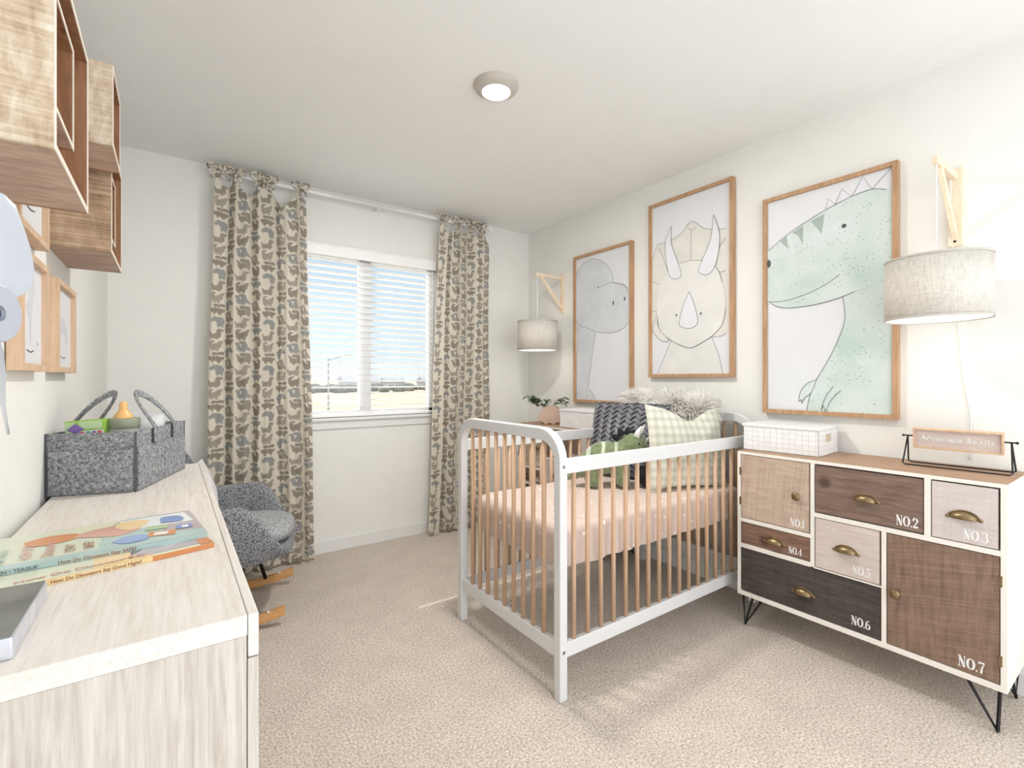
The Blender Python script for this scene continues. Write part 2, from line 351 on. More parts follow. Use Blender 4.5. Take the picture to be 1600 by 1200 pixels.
D1 = np.full((NY_, NX_), 1e9); D2 = D1.copy(); ID = np.zeros((NY_, NX_), int)
for c in range(4):
    for r_ in range(4):
        k = order[(c * 4 + r_)]; ox = c * 10.5 + rr.uniform(-.2, .2); oy = r_ * 8.5 + (4.2 if c % 2 else 0) + .1; fl_ = rr.random() < .5
        D = np.full((NY_, NX_), 1e9)
        for (ax, ay, bx_, by_, ra, rb) in MOT[k]:
            if fl_: ax, bx_ = 10.2 - ax, 10.2 - bx_
            for sx_ in (-42, 0, 42):
                for sy_ in (-34, 0, 34):
                    x0, y0_, x1, y1_ = ax + ox + sx_, ay + oy + sy_, bx_ + ox + sx_, by_ + oy + sy_
                    dx, dy = x1 - x0, y1_ - y0_; L = dx * dx + dy * dy + 1e-9
                    tt = np.clip(((gx - x0) * dx + (gy - y0_) * dy) / L, 0, 1)
                    D = np.minimum(D, np.hypot(gx - x0 - tt * dx, gy - y0_ - tt * dy) - (ra + (rb - ra) * tt))
        near = D < D1; D2 = np.where(near, D1, np.minimum(D2, D)); ID = np.where(near, (c * 3 + r_ * 5) % 4, ID); D1 = np.minimum(D1, D)
inside = (D1 < .38) & (D2 - D1 > .8)
for i_ in range(4): tile[inside & (ID == i_)] = tints[i_]
# thin light belly lines in some bodies
for yy in range(0, NY_, 41): tile[yy:yy + 1, :, :] = np.minimum(tile[yy:yy + 1, :, :] * 1.35, np.array(cream))
def sample(s_, z_): return tile[int((z_ % TH) / res) % NY_, int((s_ % TW) / res) % NX_]

def curtain(name, label, x_top, x_bot, ties, y, seed, waves, z_top=2.335, z_bot=.012, grp=None):
    th = thing(name, label, 'curtain', ((x_bot[0] + x_bot[1]) / 2, y, 0), 0, grp)
    rs = random.Random(seed); ph = rs.uniform(0, 6)
    nu, nv = 300, 600
    def fold(u, v):
        a = ph + waves * 2 * math.pi * (u + .04 * math.sin(5 * u + seed) + .005 * math.sin(3 * v + 2 * seed))
        crease = (1 - abs(math.sin(a / 2))) ** 2.2
        return crease * .042 * (.75 + .25 * math.sin(2 * u + seed)) - .012 * math.sin(a / 2 * 1.0 + 1.3) - .010 * math.sin(2.3 * a + 1 + v * 1.5) * (.4 + .6 * v) - .012, a
    cols = []; vs_ = []
    # fabric coordinate by arc length at mid height
    S = [0]; prev = None
    for i in range(nu + 1):
        u = i / nu; yy, _ = fold(u, .5); xx = x_bot[0] + (x_bot[1] - x_bot[0]) * u
        if prev: S.append(S[-1] + math.hypot(xx - prev[0], yy - prev[1]))
        prev = (xx, yy)
    for j in range(nv + 1):
        v = j / nv       # 0 top .. 1 bottom
        for i in range(nu + 1):
            u = i / nu
            xa = x_top[0] + (x_top[1] - x_top[0]) * u; xb = x_bot[0] + (x_bot[1] - x_bot[0]) * u
            x = xa + (xb - xa) * (v ** .8)
            d = min(abs(u - q) for q in ties)
            sag = min(.075, .075 * (d / .14) ** 1.5) if d < .14 else .075
            ztop = z_top - sag * (1 + .3 * math.sin(20 * u))
            z_ = ztop + (z_bot + .008 * math.sin(9 * u + seed) - ztop) * v
            f, a = fold(u, v)
            x += .006 * math.cos(a) + .004 * math.sin(3 * v * 3 + u * 9)
            vs_.append((x, y + f + .006 * math.sin(7 * v + 5 * u), z_)); cols.append(tuple(sample(S[i] * .78, z_)))
    mb = MB(); mb.add(vs_, [(j * (nu + 1) + i, j * (nu + 1) + i + 1, (j + 1) * (nu + 1) + i + 1, (j + 1) * (nu + 1) + i) for j in range(nv) for i in range(nu)]); mb.c = cols
    mb.build('fabric_panel', M_curt, th, world=True, smooth=True)
    M_tie = M_tiefab
    for q in ties:
        x = x_top[0] + (x_top[1] - x_top[0]) * q; zr = ROD_Z; tb_ = MB()
        tb_.tube([(x + .014 * math.cos(a) * .6, ROD_Y + .019 * math.cos(a), zr + .019 * math.sin(a)) for a in [2 * math.pi * k_ / 12 for k_ in range(12)]], .0045, 6, closed=True, flat=2)
        tb_.tube([(x, y, z_top - .02), (x, ROD_Y - .02, zr - .012)], .007, 6, flat=1.6)
        tb_.sphere((x, ROD_Y - .026, zr - .006), .012, 10)
        for sg in (-1, 1):
            lp_ = [(x, ROD_Y - .028, zr - .004)]
            for k_ in range(1, 8):
                a = k_ / 8 * 2 * math.pi; lp_.append((x + sg * (.026 - .026 * math.cos(a)) , ROD_Y - .03 - .006 * math.sin(a), zr + .006 + .017 * math.sin(a) + .006 * (1 - math.cos(a))))
            lp_.append(lp_[0]); tb_.tube(lp_, .0038, 6, flat=2.2)
            tb_.tube([(x, ROD_Y - .03, zr - .004), (x + sg * .02, ROD_Y - .034, zr - .022), (x + sg * rs.uniform(.025, .04), ROD_Y - .03, zr - .05)], .0036, 6, flat=2.2)
        tb_.build('fabric_tie', M_tie, th, world=True, smooth=True)
    return th
ROD_Y, ROD_Z = 3.265, 2.375
m, t, b = newmat('tie_print_cotton'); n_ = N(t, 'ShaderNodeTexNoise'); n_.inputs['Scale'].default_value = 60; n_.inputs['Detail'].default_value = 0
t.links.new(coords(t), n_.inputs[0]); t.links.new(ramp(t, n_.outputs[0], [(.47, (.24, .21, .18)), (.52, (.68, .61, .50))]), b.inputs['Base Color']); b.inputs['Roughness'].default_value = .9; M_tiefab = m
curtain('curtain', 'taupe and cream dinosaur print curtain left of the window, behind the grey chair', (.205, .70), (.155, .755), (.0 + .03, .20, .48, .56, .93), 3.262, 1, 4.6, grp='tie-top curtains')
curtain('curtain', 'taupe and cream dinosaur print curtain right of the window, behind the crib end', (1.64, 2.09), (1.545, 2.10), (.06, .36, .62, .80), 3.262, 4, 4.6, z_top=2.335, grp='tie-top curtains')
rod = thing('curtain_rod', 'thin white curtain rod just under the ceiling carrying both curtains', 'curtain rod', (1.13, ROD_Y, ROD_Z))
MB().tube([(.19, ROD_Y, ROD_Z), (1.2, ROD_Y, ROD_Z)], .0125, 14).tube([(1.2, ROD_Y, ROD_Z), (2.10, ROD_Y, ROD_Z)], .0105, 14).build('pole', M_white, rod, world=True, smooth=True)
for x in (.19, 2.10): MB().sphere((x, ROD_Y, ROD_Z), .017, 14).build('finial', M_white, rod, world=True, smooth=True)
for x in (.235, 1.18, 2.06):
    MB().box(x - .006, x + .006, ROD_Y - .01, WY, ROD_Z - .02, ROD_Z - .012).box(x - .012, x + .012, WY - .006, WY, ROD_Z - .04, ROD_Z + .02).build('bracket', M_white, rod, world=True)

# ------------------------------------------------------------------ ceiling light
cl = thing('ceiling_light', 'round white flush ceiling light with a glowing lens', 'ceiling light', (1.146, 1.73, H))
MB().lathe([(.098, 0), (.098, -.006), (.09, -.018), (.068, -.032), (.062, -.033), (.060, -.028)], n=48).build('trim_ring', plain('light_trim', (.50, .46, .41), .5), cl, smooth=True)
MB().lathe([(.0, -.036), (.03, -.0355), (.061, -.030)], n=48).build('lens', emit('lens_glow', (1, .95, .86), 9), cl, smooth=True)
ld = bpy.data.lights.new('ceiling_light_beam', 'AREA'); ld.shape = 'DISK'; ld.size = .2; ld.energy = 11; ld.color = (1, .965, .92); lo = bpy.data.objects.new('light_beam', ld); COL.objects.link(lo); lo.parent = cl; lo.location = (0, 0, -.04)

# ------------------------------------------------------------------ dresser (left)
DX, DZ, DY0, DY1 = .098, .85, .737, 2.18
dr = thing('dresser', 'long whitewashed oak dresser along the left wall under the crates', 'dresser', (-.09, 1.46, 0))
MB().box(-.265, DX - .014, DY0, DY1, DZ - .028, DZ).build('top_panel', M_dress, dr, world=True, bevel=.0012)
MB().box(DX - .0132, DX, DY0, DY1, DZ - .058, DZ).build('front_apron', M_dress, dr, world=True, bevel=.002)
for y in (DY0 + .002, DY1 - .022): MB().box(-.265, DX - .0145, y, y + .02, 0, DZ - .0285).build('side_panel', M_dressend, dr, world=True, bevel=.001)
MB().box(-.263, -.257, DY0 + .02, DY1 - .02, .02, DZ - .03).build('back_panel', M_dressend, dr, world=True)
zz = [.06, .304, .548, .792 - .002]
for r_ in range(3):
    for c in range(2):
        ya = DY0 + .001 + c * (DY1 - DY0) / 2; yb = ya + (DY1 - DY0) / 2 - .003
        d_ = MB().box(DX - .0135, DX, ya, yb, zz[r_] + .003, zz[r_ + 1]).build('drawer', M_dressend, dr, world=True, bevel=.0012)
        ym = (ya + yb) / 2; zm = (zz[r_] + zz[r_ + 1]) / 2
        MB().tube([(DX, ym - .06, zm), (DX + .02, ym - .06, zm), (DX + .02, ym + .06, zm), (DX, ym + .06, zm)], .004, 8).build('handle', M_black, d_, world=True)
MB().box(-.25, DX - .03, DY0 + .03, DY1 - .03, 0, .058).build('plinth', M_dressend, dr, world=True)

# ------------------------------------------------------------------ apothecary cabinets
CX, CY0, CY1, CZ0, CZ1, CXB = 2.2, .335, 1.24, .15, .828, 2.553
def ribbon_glyph(mb, strokes, ox, oy, sc, Mx, m=0):
    for pts, wd in strokes:
        P_ = [Vector((ox + x * sc, oy + y * sc, 0)) for x, y in pts]; n = len(P_); vs_ = []
        for i in range(n):
            tt = (P_[min(i + 1, n - 1)] - P_[max(i - 1, 0)]).normalized(); nn_ = Vector((-tt.y, tt.x, 0))
            w_ = (wd[i] if isinstance(wd, (list, tuple)) else wd) * sc / 2
            vs_ += [Mx @ (P_[i] + nn_ * w_), Mx @ (P_[i] - nn_ * w_)]
        mb.add(vs_, [(2 * i, 2 * i + 1, 2 * i + 3, 2 * i + 2) for i in range(n - 1)], m)
def arc(cx_, cy_, rx, ry, a0, a1, n=18): return [(cx_ + rx * math.cos(R(a0 + (a1 - a0) * i / n)), cy_ + ry * math.sin(R(a0 + (a1 - a0) * i / n))) for i in range(n + 1)]
def aw(a0, a1, lo, hi, n=18, ph=0): return [lo + (hi - lo) * abs(math.cos(R(a0 + (a1 - a0) * i / n) + ph)) ** 1.3 for i in range(n + 1)]
def bar(x0, x1, y, w_=.05): return ([(x0, y), (x1, y)], w_)
G = {
 'N': (.78, [([(.14, 0), (.14, 1)], .06), ([(.12, 1), (.62, 0)], .20), ([(.62, 0), (.62, 1)], .06), bar(.0, .26, .025), bar(0, .22, .975), bar(.5, .76, .975)]),
 'O': (.80, [(arc(.4, .5, .30, .47, 0, 360, 36), aw(0, 360, .06, .20, 36))]),
 '.': (.26, [([(.06, .07), (.2, .07)], .14)]),
 '1': (.50, [([(.26, 0), (.26, 1)], .18), ([(.05, .8), (.2, .88), (.3, .97)], .07), bar(.06, .46, .025)]),
 '2': (.66, [(arc(.3, .72, .21, .24, 190, -30, 18), aw(190, -30, .06, .17, 18)), ([(.49, .61), (.35, .38), (.08, .05)], .10), ([(.05, .07), (.58, .07)], .15), ([(.57, .05), (.57, .26)], .05)]),
 '3': (.64, [(arc(.27, .75, .20, .21, 160, -85, 16), aw(160, -85, .06, .16, 16)), (arc(.27, .28, .25, .26, 85, -165, 18), aw(85, -165, .06, .19, 18)), ([(.08, .80), (.14, .80)], .12), ([(.03, .2), (.1, .2)], .13)]),
 '4': (.68, [([(.46, 0), (.46, 1)], .17), ([(.46, .98), (.04, .30)], .06), bar(.02, .64, .28, .06), bar(.3, .62, .025)]),
 '5': (.64, [([(.12, .97), (.56, .93)], .13), ([(.13, .98), (.13, .52)], .05), (arc(.28, .31, .25, .28, 125, -160, 20), aw(125, -160, .06, .19, 20))]),
 '6': (.68, [(arc(.34, .29, .23, .27, 0, 360, 30), aw(0, 360, .05, .17, 30)), ([(.13, .30), (.13, .5), (.2, .78), (.36, .94), (.54, .93)], [.18, .18, .14, .08, .06])]),
 '7': (.62, [([(.05, .93), (.58, .93)], .13), ([(.06, .97), (.06, .76)], .05), ([(.57, .9), (.36, .5), (.28, 0)], [.06, .12, .18])]),
 'A': (.86, [([(.44, .99), (.10, 0)], .05), ([(.42, 1), (.72, 0)], .17), bar(.2, .62, .30), bar(0, .22, .02, .04), bar(.56, .88, .02, .04)]),
 'd': (.62, [(arc(.26, .32, .19, .30, 0, 360, 24), aw(0, 360, .05, .14, 24)), ([(.46, 0), (.46, 1)], .12), bar(.36, .5, .98, .04), bar(.46, .6, .02, .04)]),
 'v': (.62, [([(.1, .64), (.30, 0)], .13), ([(.30, 0), (.50, .64)], .05), bar(0, .22, .63, .04), bar(.40, .62, .63, .04)]),
 'e': (.56, [(arc(.28, .32, .20, .30, 0, 330, 24), aw(0, 330, .05, .14, 24)), bar(.1, .48, .34, .045)]),
 'n': (.66, [([(.14, 0), (.14, .64)], .12), ([(.18, .5), (.3, .62), (.44, .58), (.48, .4), (.48, 0)], [.05, .06, .1, .12, .12]), bar(0, .26, .02, .04), bar(.36, .62, .02, .04), bar(0, .16, .63, .04)]),
 't': (.42, [([(.18, .92), (.18, .14), (.26, .03), (.38, .08)], [.10, .12, .08, .05]), bar(.0, .38, .63, .05)]),
 'u': (.66, [([(.14, .64), (.14, .2), (.24, .04), (.38, .08), (.46, .2)], [.12, .12, .09, .05, .05]), ([(.48, .64), (.48, 0)], .12), bar(0, .16, .63, .04), bar(.34, .5, .63, .04), bar(.48, .62, .02, .04)]),
 'r': (.50, [([(.14, 0), (.14, .64)], .12), ([(.18, .46), (.28, .62), (.42, .60)], [.05, .06, .12]), bar(0, .28, .02, .04), bar(0, .16, .63, .04)]),
 'w': (.92, [([(.1, .64), (.26, 0)], .12), ([(.26, 0), (.42, .6)], .05), ([(.42, .64), (.58, 0)], .12), ([(.58, 0), (.76, .64)], .05), bar(0, .2, .63, .04), bar(.66, .88, .63, .04)]),
 'a': (.58, [(arc(.24, .18, .17, .17, 0, 360, 20), aw(0, 360, .05, .11, 20)), ([(.08, .5), (.2, .63), (.36, .58), (.42, .42), (.42, .06), (.54, .03)], [.1, .06, .09, .12, .12, .05])]),
 'i': (.34, [([(.16, 0), (.16, .64)], .12), ([(.09, .86), (.23, .86)], .14), bar(.02, .3, .02, .04), bar(.02, .18, .63, .04)]),
 's': (.48, [([(.38, .50), (.34, .62), (.2, .63), (.1, .52), (.16, .40), (.34, .26), (.38, .14), (.26, .02), (.12, .03), (.06, .16)], [.05, .05, .06, .1, .13, .13, .1, .06, .05, .05])]),
 ' ': (.35, [])}
def serif(text, size, Mx, mat, name, parent, world=True, sp=.04, cond=1, bold=1):
    mb = MB(); x = 0; Mx = Mx @ Matrix.Diagonal((cond, 1, 1, 1))
    for ch in text:
        w_, st = G[ch]; st = [(p_, [q_ * bold for q_ in wd] if isinstance(wd, (list, tuple)) else wd * bold) for p_, wd in st]; ribbon_glyph(mb, st, x * size, 0, size, Mx); x += w_ + sp
    return mb.build(name, mat, parent, world=world)
def face_negX(x, y, z): return Matrix(((0, 0, -1, x), (-1, 0, 0, y), (0, 1, 0, z), (0, 0, 0, 1)))

def make_cabinet():
    c = thing('apothecary_cabinet', 'x', 'cabinet', ((CX + CXB) / 2, (CY0 + CY1) / 2, 0))
    f = MB(); x0, x1 = CX, CXB
    fr = {1: (.925, 1.226, .514, .814), 4: (.922, 1.226, .395, .496), 2: (.546, .906, .611, .811), 3: (.354, .527, .609, .811), 5: (.677, .905, .380, .590), 7: (.351, .657, .170, .590), 6: (.673, 1.226, .172, .374)}
    # carcass: outer boards, back board, dividers
    f.box(x0, x1, CY0, CY0 + .016, CZ0, CZ1 - .0018).box(x0, x1, CY1 - .014, CY1, CZ0, CZ1 - .0018).box(x0 + .0002, x1, CY0 + .015, CY1 - .013, CZ0, CZ0 + .02).box(x0 + .0002, x1, CY0 + .015, CY1 - .013, CZ1 - .014, CZ1 - .002)
    f.box(x1 - .006, x1 - .0005, CY0 + .01, CY1 - .01, CZ0 + .001, CZ1 - .011)
    hz = [(.907, 1.23, .4965, .5135), (.907, 1.23, .3745, .3945), (.345, .907, .5905, .6085), (.66, .92, .3745, .3795)]
    for (a, b_, c0, c1) in hz: f.box(x0 + .0004, x1 - .01, a, b_, c0, c1)
    for (a, b_, c0, c1) in [(.9065, .9215, .38, CZ1 - .01), (.5275, .5455, .6, CZ1 - .01), (.6575, .6725, .16, .60)]: f.box(x0 + .0008, x1 - .01, a, b_, c0, c1)
    f.build('body', M_cabw, c, world=True, bevel=.0008)
    MB().box(x0 + .014, x1, CY0, CY1, CZ1 - .0015, CZ1 + .0005).build('top_board', M_cabtop, c, world=True)
    xf = x0 + .0035
    for k, (a, b_, c0, c1) in fr.items():
        g = .0025
        p = MB().box(xf, xf + .016, a + g, b_ - g, c0 + g, c1 - g).build('door' if k in (1, 7) else 'drawer', M_f[k], c, world=True, bevel=.001)
        p['label'] = {1: 'pale tan cabinet door', 2: 'dark brown top drawer', 3: 'whitewashed square drawer', 4: 'reddish brown narrow drawer', 5: 'blush grey drawer', 6: 'charcoal wide bottom drawer', 7: 'tall walnut brown door'}[k]
        if k not in (1, 7): MB().box(xf + .018, x1 - .05, a + .008, b_ - .008, c0 + .01, c1 - .02).build('drawer_box', M_cabtop, p, world=True)
        if k in (1, 7):
            y_, z_ = (.972, .664) if k == 1 else (.627, .372)
            q = MB(); Mx = face_negX(xf, y_, z_)
            q.lathe([(.006, 0), (.006, .012), (.016, .014), (.018, .019), (.014, .024), (.0, .026)], M=Mx, n=24)
            for s_ in (-.007, 0, .007):
                q.tube([Mx @ Vector((s_, -.013, .026)), Mx @ Vector((s_, .013, .026))], .0015, 5); q.tube([Mx @ Vector((-.013, s_, .0265)), Mx @ Vector((.013, s_, .0265))], .0015, 5)
            q.build('knob', M_brass, p, world=True, smooth=True)
            yh = b_ + .0005 if k == 1 else a - .0005
            for zh in (c0 + .08, c1 - .08): MB().box(xf - .004, xf + .004, yh - .004, yh + .004, zh - .018, zh + .018).build('hinge', M_brass, p, world=True)
        else:
            y_, z_ = {2: (.724, .705), 3: (.44, .705), 5: (.79, .486), 4: (1.071, .443), 6: (.951, .26)}[k]
            # cup pull: quarter shell plus flange
            q = MB(); W_, Hh, D_ = .038, .025, .022
            def cup(u, v):
                a_ = math.pi * u; ph = math.pi / 2 * v
                return (xf - D_ * math.sin(ph) * (math.sin(a_) ** .5 if math.sin(a_) > 0 else 0) * 1.0 - .001, y_ + W_ * math.cos(a_) * (1 - .12 * math.sin(ph)), z_ - .012 + Hh * math.sin(a_) * math.cos(ph))
            q.grid(cup, 24, 10)
            q.tube([(xf - .001, y_ + (W_ + .003) * math.cos(math.pi * i / 16), z_ - .013 + (Hh + .003) * math.sin(math.pi * i / 16)) for i in range(17)], .0022, 6)
            for sg in (-1, 1): q.sphere((xf - .001, y_ + sg * (W_ + .004), z_ - .010), (.003, .006, .006), 10)
            q.build('cup_pull', M_brass, p, world=True, smooth=True, solid=.0012)
        lab = {1: (1.003, .530, .042), 2: (.628, .628, .044), 3: (.442, .625, .042), 4: (1.010, .409, .036), 5: (.768, .399, .040), 6: (.772, .197, .042), 7: (.455, .187, .045)}[k]
        serif('NO.%d' % k, lab[2] * .82, face_negX(xf - .0006, lab[0], lab[1]), M_letter, 'stencilled_number', p, sp=0, cond=.74, bold=1.2)
    MB().box(x0 + .02, x1 - .01, CY0 + .02, CY1 - .02, CZ0 + .022, CZ0 + .03).build('floor_board', M_cabtop, c, world=True)
    for lx, ly, sx_, sy_ in ((x0 + .02, CY1 - .018, 1, -1), (x0 + .02, CY0 + .02, 1, 1), (x1 - .03, CY1 - .018, -1, -1), (x1 - .03, CY0 + .02, -1, 1)):
        q = MB(); zt = CZ0 - .003; ft = Vector((lx + .004 * sx_, ly + .006 * sy_, .005))
        q.tube([(lx, ly, zt), ft, (lx + .012 * sx_, ly + .085 * sy_, zt)], .0055, 8); q.tube([ft, (lx + .085 * sx_, ly + .012 * sy_, zt)], .0055, 8)
        q.box(min(lx - .01 * sx_, lx + .09 * sx_), max(lx - .01 * sx_, lx + .09 * sx_), min(ly - .01 * sy_, ly + .09 * sy_), max(ly - .01 * sy_, ly + .09 * sy_), CZ0 - .004, CZ0)
        q.build('leg', M_black, c, world=True)
    return c
cab = make_cabinet(); cab['label'] = 'wood patchwork drawer cabinet nearest the camera, under the wooden sign'; cab['group'] = 'apothecary cabinets'
cab2 = copy_tree(cab); cab2.location.y += 1.785; cab2['label'] = 'wood patchwork drawer cabinet in the far corner behind the crib'

# ------------------------------------------------------------------ crib
CRX0, CRX1, CRY0, CRY1 = 1.14, 2.515, 1.305, 2.062
crib = thing('crib', 'white baby crib with beech spindles standing between the two cabinets', 'crib', ((CRX0 + CRX1) / 2, (CRY0 + CRY1) / 2, 0))
PW = .036; BW = .046; AZ = .985; RC = .12
def arch_poly(y0, y1, zt, band, rc, zb):
    """inverted U: outer outline then inner outline, as strips"""
    outer = [(y0, zb)] + [(y0 + rc - rc * math.cos(R(a)), zt - rc + rc * math.sin(R(a))) for a in range(0, 91, 9)] + [(y1 - rc + rc * math.sin(R(a)), zt - rc + rc * math.cos(R(a))) for a in range(0, 91, 9)] + [(y1, zb)]
    ri = rc - BW
    inner = [(y0 + band, zb)] + [(y0 + rc - (rc - band) * math.cos(R(a)), zt - rc + ri * math.sin(R(a))) for a in range(0, 91, 9)] + [(y1 - rc + (rc - band) * math.sin(R(a)), zt - rc + ri * math.cos(R(a))) for a in range(0, 91, 9)] + [(y1 - band, zb)]
    return outer, inner
def uframe(x0, x1):
    o_, i_ = arch_poly(CRY0, CRY1, AZ, PW, RC, 0); n = len(o_); vs_ = []
    for x in (x0, x1):
        vs_ += [(x, y, z_) for y, z_ in o_]; vs_ += [(x, y, z_) for y, z_ in i_]
    fs = []
    for k in range(n - 1):
        fs.append((k, k + 1, n + k + 1, n + k)); fs.append((2 * n + k, 3 * n + k, 3 * n + k + 1, 2 * n + k + 1))
        fs.append((k, 2 * n + k, 2 * n + k + 1, k + 1)); fs.append((n + k, n + k + 1, 3 * n + k + 1, 3 * n + k))
    fs += [(0, n, 3 * n, 2 * n), (n - 1, 3 * n - 1, 4 * n - 1, 2 * n - 1)]
    return MB().add(vs_, fs)
for x in (CRX0, CRX1 - .036):
    uframe(x, x + .036).build('end_frame', M_crib, crib, world=True, bevel=.004)
    MB().box(x + .006, x + .030, CRY0 + PW - .001, CRY1 - PW + .001, .150, .205).build('bottom_rail', M_crib, crib, world=True, bevel=.003)
    n = 9
    for i in range(n):
        y = CRY0 + .114 + i * (CRY1 - CRY0 - .228) / (n - 1)
        MB().tube([(x + .018, y, .20), (x + .018, y, AZ - BW + .01)], .0092, 12).build('spindle', M_dowel, crib, world=True, smooth=True)
for y, side in ((CRY0 + PW / 2, -1), (CRY1 - PW / 2, 1)):
    MB().box(CRX0 + .035, CRX1 - .035, y - .011, y + .011, .822, .877).build('side_rail', M_crib, crib, world=True, bevel=.003)
    MB().box(CRX0 + .035, CRX1 - .035, y - .011, y + .011, .150, .205).build('bottom_rail', M_crib, crib, world=True, bevel=.003)
    for i in range(17):
        x = CRX0 + .082 + i * .0712
        if x > CRX1 - .07: break
        MB().tube([(x, y, .20), (x, y, .826)], .0092, 12).build('spindle', M_dowel, crib, world=True, smooth=True)
for z_ in (.85, .178):
    for y, dy in ((CRY0, -1),):
        MB().lathe([(.0, .0015), (.006, .0015), (.0065, 0)], M=Matrix.Translation((CRX0 + .018, y, z_)) @ Matrix.Rotation(R(90), 4, 'X'), n=16).build('bolt', plain('bolt_steel', (.25, .25, .26), .4, .8), crib, world=True)
MB().box(CRX0 + .08, CRX1 - .0365, CRY0 + .13, CRY1 - .13, .436, .448).build('mattress_base', M_crib, crib, world=True)

# mattress with fitted sheet
m, t, b = newmat('blush_muslin'); co = coords(t)
v = N(t, 'ShaderNodeTexVoronoi'); v.inputs['Scale'].default_value = 20; t.links.new(co, v.inputs[0])
n_ = N(t, 'ShaderNodeTexNoise'); n_.inputs['Scale'].default_value = 3; n_.inputs['Detail'].default_value = 4; t.links.new(co, n_.inputs[0])
base = ramp(t, n_.outputs[0], [(.3, (.62, .51, .45)), (.7, (.72, .60, .535))]); dot = ramp(t, v.outputs['Distance'], [(.12, (1, 1, 1)), (.17, (0, 0, 0))])
mx = N(t, 'ShaderNodeMix'); mx.data_type = 'RGBA'; t.links.new(dot, mx.inputs[0]); t.links.new(base, mx.inputs[6]); mx.inputs[7].default_value = (.88, .84, .78, 1)
t.links.new(mx.outputs[2], b.inputs['Base Color']); b.inputs['Roughness'].default_value = .9; b.inputs['Specular IOR Level'].default_value = .2
q = N(t, 'ShaderNodeTexNoise'); q.inputs['Scale'].default_value = 30; q.inputs['Detail'].default_value = 5; t.links.new(co, q.inputs[0]); bump(t, b, q.outputs[0], .5, .006); M_muslin = m
mt = thing('crib_mattress', 'crib mattress in a blush muslin sheet flecked with white', 'mattress', ((CRX0 + CRX1) / 2, (CRY0 + CRY1) / 2, .448))
mx0, mx1, my0, my1 = CRX0 + .058, CRX1 - .058, CRY0 + .050, CRY1 - .050
def sheet():
    # perimeter loops, top to bottom
    hx, hy = (mx1 - mx0) / 2, (my1 - my0) / 2; cxm, cym = (mx0 + mx1) / 2, (my0 + my1) / 2
    npz = 360; loops = []
    prof = [(0.0, .612), (.25, .613), (.5, .613), (.75, .612), (.9, .611), (.955, .608), (.985, .600), (1.0, .582), (1.004, .56), (1.0, .53), (.998, .50), (1.0, .475), (.996, .455)]
    rc = .05; vs_ = []
    for li, (s_, z_) in enumerate(prof):
        for k in range(npz):
            a = 2 * math.pi * k / npz; e_ = 16
            c, s2 = math.cos(a), math.sin(a)
            den = (abs(c) ** e_ + abs(s2) ** e_) ** (1 / e_)
            x = cxm + hx * c / den * s_; y = cym + hy * s2 / den * s_
            per = a * 40
            side = max(0, li - 6) / 6
            wv = .011 * (2 * abs(math.sin(per * .8 + 2 * math.sin(a * 7))) - 1) * side * (.6 + .4 * math.sin(a * 5))
            nx, ny = c / max(abs(c), abs(s2)), s2 / max(abs(c), abs(s2))
            wv -= .003
            if abs(c) / hx * hy > abs(s2): nx, ny = math.copysign(1, c), 0
            else: nx, ny = 0, math.copysign(1, s2)
            x += nx * wv; y += ny * wv
            zz_ = z_
            if li < 6: zz_ += .006 * noise.noise(Vector((x * 5, y * 6, 1))) + .003 * noise.noise(Vector((x * 16, y * 14, 4)))
            else: zz_ += .012 * side * noise.noise(Vector((x * 6, y * 6, 3)))
            vs_.append((x, y, zz_))
    fs = [(i * npz + k, i * npz + (k + 1) % npz, (i + 1) * npz + (k + 1) % npz, (i + 1) * npz + k) for i in range(1, len(prof) - 1) for k in range(npz)]
    fs += [tuple(range(npz, 2 * npz))]
    fs = [f_ if len(f_) > 4 else f_[::-1] for f_ in fs]
    return MB().add(vs_, fs)
sheet().build('fitted_sheet', M_muslin, mt, world=True, smooth=True)
MB().box(mx0 + .012, mx1 - .012, my0 + .012, my1 - .012, .4482, .59).build('mattress_core', M_muslin, mt, world=True, bevel=.01)

# ------------------------------------------------------------------ pillows
def pillow_mesh(w_, h_, th, nu=60, nv=60, front=None, puff=.55, ear=.05, wr=.006, seed=0, sag=0.0, dent=0):
    """local: x width, y height, z thickness (front = +z); origin at bottom centre"""
    mb = MB()
    for side in (1, -1):
        def fn(u, v):
            a, b_ = 2 * u - 1, 2 * v - 1
            pin = 1 - ear * (1 - abs(b_) ** 2.0) * 1.0; pin2 = 1 - ear * (1 - abs(a) ** 2.0)
            x = a * w_ / 2 * pin; y = b_ * h_ / 2 * pin2
            t_ = th / 2 * (max(0, 1 - a * a) ** puff) * (max(0, 1 - b_ * b_) ** puff)
            t_ += wr * noise.noise(Vector((x * 12 + seed, y * 12, side * 3.0))) * (1 - max(abs(a), abs(b_)) ** 6)
            y -= sag * (1 - a * a) * (.5 + .5 * b_) + dent * math.exp(-((a - .12) / .38) ** 2) * (.5 + .5 * b_) ** 2
            z_ = side * t_
            if side == 1 and front: z_ += front(x, y) * min(1, 12 * (1 - max(abs(a), abs(b_))))
            return (x, y + h_ / 2, z_)
        b0 = len(mb.f); mb.grid(fn, nu, nv)
        if side == -1: mb.f[b0:] = [f_[::-1] for f_ in mb.f[b0:]]
    return mb
def pose(loc, facing_deg, lean_deg, roll=0):
    """pillow front (+z local) faces horizontally 'facing_deg' (world angle), tilted back by lean"""
    f = Vector((math.cos(R(facing_deg)), math.sin(R(facing_deg)), 0)); x = Vector((0, 0, 1)).cross(f); 
    B = Matrix((x, Vector((0, 0, 1)), f)).transposed().to_4x4()
    return Matrix.Translation(loc) @ B @ Matrix.Rotation(R(roll), 4, 'Z') @ Matrix.Rotation(R(-lean_deg), 4, 'X')
